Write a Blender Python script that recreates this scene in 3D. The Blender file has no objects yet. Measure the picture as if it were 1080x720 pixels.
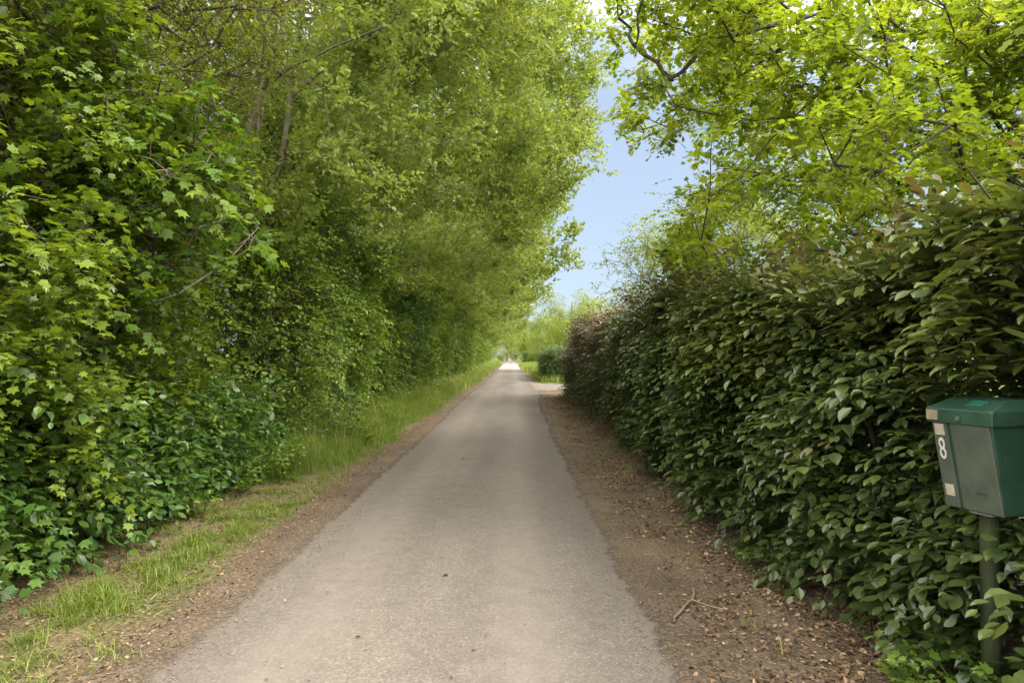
import bpy, math, random
import numpy as np
from mathutils import Vector, Matrix

random.seed(7)
RNG = np.random.default_rng(11)
D = bpy.data
S = bpy.context.scene
COL = S.collection
R = math.radians
f32 = np.float32

# ------------------------------------------------------------------ helpers
def norm(v):
    return v / np.maximum(np.linalg.norm(v, axis=-1, keepdims=True), 1e-9)

def hash2(ix, iy, seed):
    h = (ix.astype(np.int64) * 374761393 + iy.astype(np.int64) * 668265263 + seed * 1442695041) & 0xffffffff
    h = ((h ^ (h >> 13)) * 1274126177) & 0xffffffff
    return ((h ^ (h >> 16)) & 0xffff) / 65535.0

def noise2(x, y, seed=0):
    x = np.asarray(x, float); y = np.asarray(y, float)
    ix = np.floor(x); iy = np.floor(y)
    fx = x - ix; fy = y - iy
    fx = fx * fx * (3 - 2 * fx); fy = fy * fy * (3 - 2 * fy)
    a = hash2(ix, iy, seed); b = hash2(ix + 1, iy, seed)
    c = hash2(ix, iy + 1, seed); d = hash2(ix + 1, iy + 1, seed)
    return (a * (1 - fx) + b * fx) * (1 - fy) + (c * (1 - fx) + d * fx) * fy

def fbm(x, y, seed=0, octv=4):
    s = 0; a = .5
    for k in range(octv):
        s = s + a * noise2(x * 2 ** k, y * 2 ** k, seed + k * 17); a *= .5
    return s / (1 - .5 ** octv)

def smooth(a, b, x):
    t = np.clip((np.asarray(x, float) - a) / (b - a), 0, 1)
    return t * t * (3 - 2 * t)

def tag(o, label=None, cat=None, group=None, kind=None):
    if label: o['label'] = label
    if cat: o['category'] = cat
    if group: o['group'] = group
    if kind: o['kind'] = kind
    return o

def link(name, me, mat=None, parent=None):
    o = D.objects.new(name, me); COL.objects.link(o)
    if mat is not None and me is not None and not me.materials:
        for m in (mat if isinstance(mat, (list, tuple)) else [mat]): me.materials.append(m)
    if parent is not None: o.parent = parent
    return o

def empty(name, loc=(0, 0, 0), rz=0.):
    o = D.objects.new(name, None); COL.objects.link(o)
    o.location = loc; o.rotation_euler = (0, 0, rz); o.empty_display_size = .2
    return o

def raw_mesh(name, co, loop_v, loop_start, attrs=None, midx=None, flat=False):
    me = D.meshes.new(name)
    me.vertices.add(len(co)); me.vertices.foreach_set('co', np.ascontiguousarray(co, f32).ravel())
    me.loops.add(len(loop_v)); me.loops.foreach_set('vertex_index', np.ascontiguousarray(loop_v, np.int32))
    me.polygons.add(len(loop_start)); me.polygons.foreach_set('loop_start', np.ascontiguousarray(loop_start, np.int32))
    for k, (dom, val) in (attrs or {}).items():
        at = me.attributes.new(k, 'FLOAT', dom)
        at.data.foreach_set('value', np.ascontiguousarray(val, f32))
    if flat:
        at = me.attributes.new('sharp_face', 'BOOLEAN', 'FACE'); at.data.foreach_set('value', np.ones(len(loop_start), bool))
    if midx is not None: me.polygons.foreach_set('material_index', np.ascontiguousarray(midx, np.int32))
    me.update(calc_edges=True)
    return me

# ------------------------------------------------------------------ leaf shapes (x along, y across, z normal)
def T(verts, faces):
    v = np.array(verts, float)
    lv = np.array([i for f in faces for i in f]); n = np.array([len(f) for f in faces])
    return dict(v=v, lv=lv, n=n)

RHOMB = T([(0, 0, 0), (.42, .36, .07), (1, 0, -.06), (.42, -.36, .07)], [(0, 2, 1), (0, 3, 2)])
OVATE = T([(0, 0, 0), (.28, .25, .06), (.58, .30, .07), (.85, .15, .01), (1, 0, -.09), (.85, -.15, .01), (.58, -.30, .07), (.28, -.25, .06),
           (.3, 0, .0), (.65, 0, .0)],
          [(0, 8, 1), (8, 9, 2, 1), (9, 4, 3, 2), (0, 7, 8), (8, 7, 6, 9), (9, 6, 5, 4)])
HEX = T([(0, 0, 0), (.3, .3, .06), (.7, .27, .04), (1, 0, -.08), (.7, -.27, .04), (.3, -.3, .06)], [(0, 3, 2, 1), (0, 5, 4, 3)])
def lobed(spec):
    c = (.36, 0, 0)
    vs = [c]
    for ang, rad, z in spec: vs.append((.36 + math.cos(R(ang)) * rad, math.sin(R(ang)) * rad, z))
    k = len(spec)
    return T(vs, [(0, 1 + i, 1 + (i + 1) % k) for i in range(k)])
MAPLE = lobed([(0, .64, -.10), (14, .40, 0), (26, .36, .02), (48, .60, -.03), (66, .38, .02), (82, .36, .03), (106, .50, -.04), (130, .36, 0), (162, .34, .02),
               (180, .27, 0), (198, .34, .02), (230, .36, 0), (254, .50, -.04), (278, .36, .03), (294, .38, .02), (312, .60, -.03), (334, .36, .02), (346, .40, 0)])
LOBE5 = lobed([(0, .62, -.08), (26, .34, .03), (50, .56, -.02), (78, .33, .03), (112, .46, -.03), (180, .33, .0), (248, .46, -.03), (282, .33, .03), (310, .56, -.02), (334, .34, .03)])

def leaves(pos, d, n, size, tpl, curl=None, width=None):
    """-> co, loop_v, loop_start, nfaces per leaf for N leaves"""
    N = len(pos)
    d = norm(d); n = n - d * np.sum(n * d, axis=1, keepdims=True); n = norm(n); t = np.cross(n, d)
    v = tpl['v']; V = len(v)
    if curl is None: curl = RNG.uniform(-.2, 1.9, N) + (RNG.random(N) < .08) * RNG.uniform(1, 3, N)
    w = RNG.uniform(.85, 1.15, N) if width is None else width
    x = v[None, :, 0, None]; y = v[None, :, 1, None] * w[:, None, None]; z = v[None, :, 2, None] * curl[:, None, None]
    co = pos[:, None, :] + size[:, None, None] * (x * d[:, None, :] + y * t[:, None, :] + z * n[:, None, :])
    off = (np.arange(N) * V)[:, None]
    lv = (tpl['lv'][None, :] + off).ravel()
    st = np.concatenate([[0], np.cumsum(np.tile(tpl['n'], N))[:-1]])
    return co.reshape(-1, 3), lv, st, len(tpl['n'])

def trunk_from(sk, root, pts, r0, r1, sub=3):
    out = []; idx = root; pts = [np.asarray(p, float) for p in pts]; n = len(pts)
    for k in range(n - 1):
        for q in range(sub + (k == n - 2)):
            t = q / sub; f = (k + t) / (n - 1)
            idx = sk.add(pts[k] * (1 - t) + pts[k + 1] * t, idx, r0 * (1 - f) + r1 * f); out.append(idx)
    return out
class Leafage:
    """collects leaves then builds ONE mesh with the per-leaf random value and age"""
    def __init__(s): s.p = []; s.d = []; s.n = []; s.z = []; s.t = []; s.a = []
    def add(s, p, d, n, z, t, a):
        s.p.append(p); s.d.append(d); s.n.append(n); s.z.append(z); s.t.append(t); s.a.append(a)
    def mesh(s, name, tpl, keep=None):
        p = np.concatenate(s.p); d = np.concatenate(s.d); n = np.concatenate(s.n); z = np.concatenate(s.z); t = np.concatenate(s.t); a = np.concatenate(s.a)
        if keep is not None:
            k = keep(p + d * z[:, None] * .5); p, d, n, z, t, a = p[k], d[k], n[k], z[k], t[k], a[k]
        co, lv, st, nf = leaves(p, d, n, z, tpl)
        return raw_mesh(name, co, lv, st, {'tint': ('FACE', np.repeat(t, nf)), 'age': ('FACE', np.repeat(a, nf))}, flat=True)

def sprays(L, o, axis, length, nleaf, size, flat=1., droop=.25, ang=55, up_bias=1., tint=None, jit=.3, petiole=.2, age0=0., age1=1., lift=.5):
    """twigs with alternate leaves. o, axis (S,3); length (S,). flat=1 leaves in one plane, 0 spiral."""
    Sn = len(o)
    a = norm(axis)
    upv = np.array([0, 0, 1.]) * up_bias + RNG.normal(0, .35, (Sn, 3))
    b = norm(np.cross(a, upv)); u = np.cross(b, a)
    i = np.arange(nleaf)
    t = ((i + .6) / nleaf)[None, :] + RNG.normal(0, .03, (Sn, nleaf))
    spin = np.where(RNG.random((Sn, 1)) < flat, 0., 1.) * (i * 2.4)[None, :]
    sign = np.where((i % 2) == 0, 1., -1.)[None, :] * np.ones((Sn, 1))
    last = (i == nleaf - 1)[None, :]
    th = np.radians(ang) * (1 - .55 * t) + RNG.normal(0, .2, (Sn, nleaf)); th = np.where(last, RNG.normal(0, .25, (Sn, nleaf)), th)
    side = b[:, None, :] * np.cos(spin)[..., None] + u[:, None, :] * np.sin(spin)[..., None]
    ax = a[:, None, :] - np.array([0, 0, 1.]) * (2 * droop * t)[..., None]
    ax = norm(ax)
    d = ax * np.cos(th)[..., None] + side * (sign * np.sin(th))[..., None]
    d = norm(d + RNG.normal(0, jit * .5, d.shape))
    pos = o[:, None, :] + a[:, None, :] * (length[:, None] * t)[..., None] - np.array([0, 0, 1.]) * (droop * length[:, None] * t * t)[..., None]
    sz = size * RNG.uniform(.5, 1.2, (Sn, nleaf)) * RNG.uniform(.85, 1.12, (Sn, 1)) * (1 - .25 * t)
    pos = pos + d * (sz * petiole)[..., None]
    nn = u[:, None, :] * 1. + np.array([0, 0, lift]) + RNG.normal(0, jit, d.shape)
    tt = RNG.random((Sn, 1)) * .6 + RNG.random((Sn, nleaf)) * .4 if tint is None else np.clip(tint[:, None] + RNG.normal(0, .13, (Sn, nleaf)), 0, np.maximum(.96, tint[:, None]))
    ag = np.clip(age0 + (age1 - age0) * t + RNG.normal(0, .1, t.shape), 0, 1)
    L.add(pos.reshape(-1, 3), d.reshape(-1, 3), nn.reshape(-1, 3), sz.ravel(), tt.ravel(), ag.ravel())

# ------------------------------------------------------------------ skeleton
class Skel:
    def __init__(s): s.P = []; s.par = []; s.path = []; s.dir = []; s.fix = []
    def add(s, p, par, fix=0.):
        p = np.asarray(p, float)
        s.P.append(p); s.par.append(par); s.fix.append(fix)
        if par < 0: s.path.append(0.); s.dir.append(np.array([0, 0, 1.]))
        else:
            v = p - s.P[par]; l = np.linalg.norm(v); s.path.append(s.path[par] + l); s.dir.append(v / max(l, 1e-6))
        return len(s.P) - 1
    def trunk(s, pts, r0, r1, sub=4, wob=.03):
        idx = int(np.argmin(np.linalg.norm(np.array(s.P) - np.asarray(pts[0], float), axis=1))) if s.P else -1; pts = [np.asarray(p, float) for p in pts]; n = len(pts)
        out = []
        for k in range(n):
            m = sub if k < n - 1 else 1
            for q in range(m):
                t = q / sub
                p = pts[k] if m == 1 and k == n - 1 else pts[k] * (1 - t) + pts[k + 1] * t
                if 0 < len(out): p = p + RNG.normal(0, wob, 3) * np.array([1, 1, .2])
                f = (k + t) / max(n - 1, 1)
                idx = s.add(p, idx, r0 * (1 - f) + r1 * f); out.append(idx)
        return out
    def attach(s, points, w=.45, minz=0., seg=.35, sag=0.05):
        tips = []
        for p in points:
            P = np.array(s.P); path = np.array(s.path)
            dv = p - P; dist = np.linalg.norm(dv, axis=1)
            Dn = np.array(s.dir)
            align = np.sum(dv * Dn, axis=1) / np.maximum(dist, 1e-6)
            cost = dist * (1.25 - .35 * align) + w * path * .5
            cost = np.where(P[:, 2] < minz, 1e9, cost)
            k = int(np.argmin(cost)); a = P[k]; L = dist[k]
            n = max(1, int(L / seg)); c = a + s.dir[k] * L * .35 + np.array([0, 0, .06 * L])
            idx = k
            for q in range(1, n + 1):
                t = q / n
                pt = (1 - t) ** 2 * a + 2 * t * (1 - t) * c + t * t * p
                if q < n: pt = pt + RNG.normal(0, .035 * min(L, 1.2), 3)
                idx = s.add(pt, idx)
            tips.append(idx)
        return tips
    def radii(s, rt=.004, e=2.35):
        n = len(s.P); acc = np.zeros(n); par = s.par
        for i in range(n - 1, -1, -1):
            if acc[i] == 0: acc[i] = rt ** e
            if par[i] >= 0: acc[par[i]] += acc[i]
        r = acc ** (1 / e)
        return np.where(np.array(s.fix) > 0, np.array(s.fix), r)
    def mesh(s, name, rt=.004, k=6, rmin=0.0, cap=1.):
        r = self_r = s.radii(rt); P = np.array(s.P); par = np.array(s.par); Dn = np.array(s.dir)
        e = np.where((par >= 0) & (r > rmin))[0]
        a = par[e]; ra = np.minimum(r[a], r[e] * 1.25 + .002); 
        same = np.array(s.fix)[e] > 0; ra = np.where(same, r[a], ra)
        def ring(c, d, rr):
            h = np.where(np.abs(d[:, 2:3]) > .9, np.array([[1., 0, 0]]), np.array([[0, 0, 1.]]))
            u = norm(np.cross(d, h)); v = np.cross(d, u)
            th = np.arange(k) * 2 * math.pi / k
            return c[:, None, :] + rr[:, None, None] * (np.cos(th)[None, :, None] * u[:, None, :] + np.sin(th)[None, :, None] * v[:, None, :])
        da = np.where(same[:, None], Dn[a], Dn[e])
        A = ring(P[a], da, ra); B = ring(P[e], Dn[e], r[e])
        # keep both rings on one frame so no twist
        co = np.concatenate([A, B], axis=1).reshape(-1, 3); N = len(e)
        i = np.arange(k); j = (i + 1) % k
        q = np.stack([i, j, j + k, i + k], axis=1)
        lv = (q[None] + (np.arange(N) * 2 * k)[:, None, None]).ravel()
        st = np.arange(N * k) * 4
        return raw_mesh(name, co, lv, st)

# ------------------------------------------------------------------ materials
def new_mat(name):
    m = D.materials.new(name); m.use_nodes = True
    nt = m.node_tree; nt.nodes.clear()
    return m, nt, (lambda t, **kw: mk(nt, t, **kw))
def mk(nt, t, **kw):
    n = nt.nodes.new(t)
    for k, v in kw.items():
        if k.startswith('i_'): n.inputs[k[2:]].default_value = v
        else: setattr(n, k, v)
    return n
def ramp(nt, stops, interp='LINEAR'):
    r = nt.nodes.new('ShaderNodeValToRGB'); r.color_ramp.interpolation = interp
    el = r.color_ramp.elements
    while len(el) < len(stops): el.new(.5)
    for e, (p, c) in zip(el, stops): e.position = p; e.color = (*c, 1)
    return r

def leaf_mat(name, stops, young=None, y0=.7, trans=.34, tcol=(1.7, 1.55, .7), rough=.42, spec=.45, back=None):
    m, nt, N = new_mat(name); L = nt.links.new
    at = N('ShaderNodeAttribute', attribute_name='tint')
    rp = ramp(nt, stops); L(at.outputs['Fac'], rp.inputs[0]); col = rp.outputs[0]
    if young is not None:
        ag = N('ShaderNodeAttribute', attribute_name='age')
        mr = N('ShaderNodeMapRange'); mr.inputs[1].default_value = y0; mr.inputs[2].default_value = 1.; L(ag.outputs['Fac'], mr.inputs[0])
        mx = N('ShaderNodeMix', data_type='RGBA'); mx.inputs['B'].default_value = (*young, 1)
        L(mr.outputs[0], mx.inputs['Factor']); L(col, mx.inputs['A']); col = mx.outputs['Result']
    if back:
        ge = N('ShaderNodeNewGeometry'); mb = N('ShaderNodeMix', data_type='RGBA'); mb.inputs['B'].default_value = (*back, 1)
        mm = N('ShaderNodeMath', operation='MULTIPLY'); mm.inputs[1].default_value = .6
        L(ge.outputs['Backfacing'], mm.inputs[0]); L(mm.outputs[0], mb.inputs['Factor']); L(col, mb.inputs['A']); col = mb.outputs['Result']
    pb = N('ShaderNodeBsdfPrincipled'); pb.inputs['Roughness'].default_value = rough; pb.inputs['Specular IOR Level'].default_value = spec
    L(col, pb.inputs['Base Color'])
    ml = N('ShaderNodeMix', data_type='RGBA', blend_type='MULTIPLY'); ml.inputs['Factor'].default_value = 1; ml.inputs['B'].default_value = (*tcol, 1)
    L(col, ml.inputs['A'])
    tr = N('ShaderNodeBsdfTranslucent'); L(ml.outputs['Result'], tr.inputs['Color'])
    ms = N('ShaderNodeMixShader'); ms.inputs[0].default_value = trans
    L(pb.outputs[0], ms.inputs[1]); L(tr.outputs[0], ms.inputs[2])
    out = N('ShaderNodeOutputMaterial'); L(ms.outputs[0], out.inputs[0])
    return m

def simple_mat(name, c0, c1, scale=8., rough=.8, bump=.3, bscale=None, spec=.3, stretch=(1, 1, 1), detail=6.):
    m, nt, N = new_mat(name); L = nt.links.new
    tc = N('ShaderNodeTexCoord'); mp = N('ShaderNodeMapping'); mp.inputs['Scale'].default_value = stretch; L(tc.outputs['Object'], mp.inputs[0])
    nz = N('ShaderNodeTexNoise'); nz.inputs['Scale'].default_value = scale; nz.inputs['Detail'].default_value = detail; L(mp.outputs[0], nz.inputs['Vector'])
    rp = ramp(nt, [(.3, c0), (.7, c1)]); L(nz.outputs['Fac'], rp.inputs[0])
    pb = N('ShaderNodeBsdfPrincipled'); pb.inputs['Roughness'].default_value = rough; pb.inputs['Specular IOR Level'].default_value = spec
    L(rp.outputs[0], pb.inputs['Base Color'])
    n2 = N('ShaderNodeTexNoise'); n2.inputs['Scale'].default_value = bscale or scale * 3; n2.inputs['Detail'].default_value = 5; L(mp.outputs[0], n2.inputs['Vector'])
    bp = N('ShaderNodeBump'); bp.inputs['Strength'].default_value = bump; bp.inputs['Distance'].default_value = .02; L(n2.outputs['Fac'], bp.inputs['Height']); L(bp.outputs[0], pb.inputs['Normal'])
    out = N('ShaderNodeOutputMaterial'); L(pb.outputs[0], out.inputs[0])
    return m

M = {}
M['beech'] = leaf_mat('beech_leaf', [(0, (.024, .040, .011)), (.45, (.050, .076, .020)), (.8, (.092, .122, .028)), (.965, (.115, .13, .028)), (1, (.13, .075, .03))], young=(.085, .062, .022), y0=.6, trans=.26, rough=.36, spec=.6)
M['copper'] = leaf_mat('copper_beech_leaf', [(0, (.030, .052, .012)), (.5, (.062, .080, .022)), (.74, (.10, .075, .052)), (1, (.24, .175, .14))], young=(.13, .065, .045), y0=.6, trans=.25, rough=.4)
M['maple_y'] = leaf_mat('yellow_maple_leaf', [(0, (.105, .158, .018)), (.5, (.178, .232, .028)), (1, (.265, .295, .045))], trans=.62, tcol=(1.65, 1.6, .6), rough=.5, spec=.35)
M['fieldmaple'] = leaf_mat('field_maple_leaf', [(0, (.042, .082, .010)), (.5, (.082, .135, .012)), (1, (.145, .195, .016))], young=(.15, .205, .02), y0=.5, trans=.4)
M['sycamore'] = leaf_mat('sycamore_leaf', [(0, (.058, .115, .013)), (.6, (.10, .165, .017)), (1, (.15, .215, .024))], trans=.45, rough=.5, spec=.3)
M['bramble'] = leaf_mat('bramble_leaf', [(0, (.030, .075, .014)), (.5, (.06, .125, .02)), (1, (.115, .18, .03))], trans=.3, rough=.42)
M['elm'] = leaf_mat('elm_leaf', [(0, (.085, .145, .020)), (.5, (.145, .215, .028)), (1, (.225, .28, .045))], young=(.15, .18, .025), y0=.6, trans=.36)
M['haw'] = leaf_mat('hawthorn_leaf', [(0, (.075, .105, .012)), (.5, (.125, .155, .016)), (1, (.19, .20, .02))], young=(.17, .12, .025), y0=.75, trans=.36)
M['poplar'] = leaf_mat('poplar_leaf', [(0, (.12, .185, .034)), (.5, (.185, .252, .05)), (1, (.27, .315, .085))], trans=.5, rough=.42, spec=.5, back=(.20, .25, .07))
M['pale'] = leaf_mat('pale_tree_leaf', [(0, (.12, .175, .024)), (.5, (.17, .225, .03)), (1, (.24, .27, .045))], trans=.45)
M['fartree'] = leaf_mat('far_tree_leaf', [(0, (.09, .12, .04)), (.5, (.13, .155, .05)), (1, (.18, .19, .06))], trans=.35, rough=.6)
M['under'] = leaf_mat('undergrowth_leaf', [(0, (.03, .06, .012)), (1, (.075, .12, .018))], trans=.3)
M['clip'] = leaf_mat('clipped_hedge_leaf', [(0, (.03, .06, .014)), (1, (.085, .13, .024))], trans=.3)
M['grass'] = leaf_mat('grass_blade', [(0, (.09, .145, .018)), (.55, (.15, .21, .024)), (.85, (.22, .23, .045)), (1, (.30, .25, .11))], trans=.35, rough=.5)
M['weed'] = leaf_mat('weed_leaf', [(0, (.07, .135, .018)), (1, (.15, .22, .03))], trans=.4)
M['nettle'] = leaf_mat('nettle_leaf', [(0, (.022, .055, .015)), (1, (.05, .095, .02))], trans=.3)
M['litter'] = leaf_mat('dead_leaf', [(0, (.048, .029, .018)), (.4, (.115, .070, .038)), (.75, (.21, .135, .072)), (1, (.34, .25, .155))], trans=.1, tcol=(1.2, 1, .8), rough=.7, spec=.2)
M['straw'] = leaf_mat('straw', [(0, (.20, .15, .08)), (1, (.40, .32, .19))], trans=.12, tcol=(1.1, 1, .8), rough=.7, spec=.2)
M['bark'] = simple_mat('grey_brown_bark', (.055, .045, .032), (.15, .125, .09), 6, .9, .8, 22, stretch=(3, 3, .6))
M['bark_dark'] = simple_mat('dark_bark', (.03, .025, .018), (.075, .062, .045), 8, .9, .7, 26, stretch=(3, 3, .6))
M['bark_pale'] = simple_mat('pale_bark', (.085, .07, .05), (.20, .17, .125), 5, .9, .6, 20, stretch=(3, 3, .7))
M['twig'] = simple_mat('dry_twig', (.12, .085, .055), (.26, .20, .14), 20, .9, .5)
M['pebble'] = simple_mat('pebble_stone', (.11, .087, .064), (.21, .172, .135), 30, .85, .2)

# ------------------------------------------------------------------ ground, road
def rl(y):   # left road edge
    y = np.asarray(y, float); return -1.66 - .06 * smooth(6, 12, y) + .12 * smooth(18, 45, y) - .05 * np.sin(y * .3)
def rr(y):   # right road edge
    y = np.asarray(y, float); return .80 + .02 * np.sin(y * .5) + .42 * smooth(16, 33, y) - .25 * smooth(40, 70, y)
def ground_z(x, y):
    x = np.asarray(x, float); y = np.asarray(y, float)
    n = (fbm(x * 1.1 + 5, y * 1.1, 3) - .5) * .10 + (fbm(x * 6, y * 6, 9, 3) - .5) * .035
    off = np.maximum(rl(y) - x, x - rr(y))                # >0 outside the road
    k = smooth(.05, .6, off)
    bank = .22 * smooth(3.6, 6.5, -x) + .10 * smooth(1.9, 3.2, x) * (1 - smooth(28, 32, y)) - .03 * smooth(.1, .5, off) * (1 - smooth(.5, 1., off))
    return -.006 + k * (n + bank) * np.where(off > 0, 1, 0) + .01 * k

def axis(segs):
    out = [segs[0][0]]
    for a, b, st in segs:
        n = max(1, int(round((b - a) / st))); out += list(a + (b - a) * (np.arange(1, n + 1) / n))
    return np.array(out)
gx = axis([(-700, -60, 80), (-60, -12, 4), (-12, -5, .4), (-5, 3.6, .055), (3.6, 8, .3), (8, 60, 4), (60, 700, 80)])
gy = axis([(-60, -4, 4), (-4, 2, .4), (2, 12, .055), (12, 26, .16), (26, 60, .6), (60, 140, 3), (140, 900, 60)])
X, Y = np.meshgrid(gx, gy)
Z = ground_z(X, Y)
nx, ny = len(gx), len(gy)
idx = np.arange(nx * ny).reshape(ny, nx)
q = np.stack([idx[:-1, :-1], idx[:-1, 1:], idx[1:, 1:], idx[1:, :-1]], -1).reshape(-1, 4)
n1 = fbm(X * .8, Y * .55 + 3, 21); n2 = fbm(X * 2.6, Y * 2.6, 33)
nn = n1 * .6 + n2 * .4
offl = rl(Y) - X; offr = X - rr(Y)
gl = smooth(.38, .70, offl + (nn - .5) * .8) * (smooth(.40, .58, nn + .25 * smooth(8, 11, Y)))
gl = np.where(Y > 9, np.maximum(gl, smooth(.35, .8, offl + (nn - .5) * .9)), gl)
gr = np.maximum(smooth(.55, .62, nn) * smooth(.5, .9, offr) * .7 * smooth(8, 10, Y), smooth(2.5, 5, X))
gr = np.maximum(gr, smooth(38.5, 39.5, Y) * smooth(.1, .6, offr))
gmask = np.where(X < -.4, gl, gr)
straw = np.where(X < -.4, smooth(.30, .7, offl + (nn - .5) * .5), smooth(.5, .9, n2) * .5)
# ground material: dark soil / straw litter / green
def ground_mat():
    m, nt, N = new_mat('verge_soil'); L = nt.links.new
    tc = N('ShaderNodeTexCoord')
    a = N('ShaderNodeTexNoise'); a.inputs['Scale'].default_value = 1.6; a.inputs['Detail'].default_value = 8; L(tc.outputs['Object'], a.inputs['Vector'])
    b = N('ShaderNodeTexNoise'); b.inputs['Scale'].default_value = 45; b.inputs['Detail'].default_value = 8; b.inputs['Roughness'].default_value = .7; L(tc.outputs['Object'], b.inputs['Vector'])
    soil = ramp(nt, [(.3, (.042, .030, .021)), (.46, (.092, .068, .047)), (.58, (.15, .113, .078)), (.72, (.26, .20, .14))]); L(b.outputs['Fac'], soil.inputs[0])
    sm = N('ShaderNodeMix', data_type='RGBA', blend_type='MULTIPLY'); sm.inputs['Factor'].default_value = .8
    rp = ramp(nt, [(.3, (.75, .74, .72)), (.7, (1.35, 1.33, 1.3))]); L(a.outputs['Fac'], rp.inputs[0]); L(soil.outputs[0], sm.inputs['A']); L(rp.outputs[0], sm.inputs['B'])
    stc = ramp(nt, [(.3, (.10, .07, .042)), (.55, (.21, .155, .09)), (.75, (.33, .26, .16))]); L(b.outputs['Fac'], stc.inputs[0])
    at = N('ShaderNodeAttribute', attribute_name='straw'); m1 = N('ShaderNodeMix', data_type='RGBA')
    sf = N('ShaderNodeMath', operation='MULTIPLY'); sf.inputs[1].default_value = .75; L(at.outputs['Fac'], sf.inputs[0])
    L(sf.outputs[0], m1.inputs['Factor']); L(sm.outputs['Result'], m1.inputs['A']); L(stc.outputs[0], m1.inputs['B'])
    gc = ramp(nt, [(.3, (.045, .065, .015)), (.6, (.09, .12, .022)), (.8, (.16, .16, .05))]); L(b.outputs['Fac'], gc.inputs[0])
    ag = N('ShaderNodeAttribute', attribute_name='green'); m2 = N('ShaderNodeMix', data_type='RGBA')
    gf = N('ShaderNodeMath', operation='MULTIPLY'); gf.inputs[1].default_value = .8; L(ag.outputs['Fac'], gf.inputs[0])
    L(gf.outputs[0], m2.inputs['Factor']); L(m1.outputs['Result'], m2.inputs['A']); L(gc.outputs[0], m2.inputs['B'])
    pb = N('ShaderNodeBsdfPrincipled'); pb.inputs['Roughness'].default_value = .95; pb.inputs['Specular IOR Level'].default_value = .15; L(m2.outputs['Result'], pb.inputs['Base Color'])
    bp = N('ShaderNodeBump'); bp.inputs['Strength'].default_value = .9; bp.inputs['Distance'].default_value = .02; L(b.outputs['Fac'], bp.inputs['Height']); L(bp.outputs[0], pb.inputs['Normal'])
    out = N('ShaderNodeOutputMaterial'); L(pb.outputs[0], out.inputs[0]); return m
gmask = np.where((X < -.4) & (Y < 9), gmask * (1 - .9 * smooth(.95, 1.3, offl)), gmask)
me = raw_mesh('ground', np.stack([X, Y, Z], -1).reshape(-1, 3), q.ravel(), np.arange(len(q)) * 4,
              {'green': ('POINT', gmask.ravel()), 'straw': ('POINT', straw.ravel())})
tag(link('ground', me, ground_mat()), kind='structure')

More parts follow.
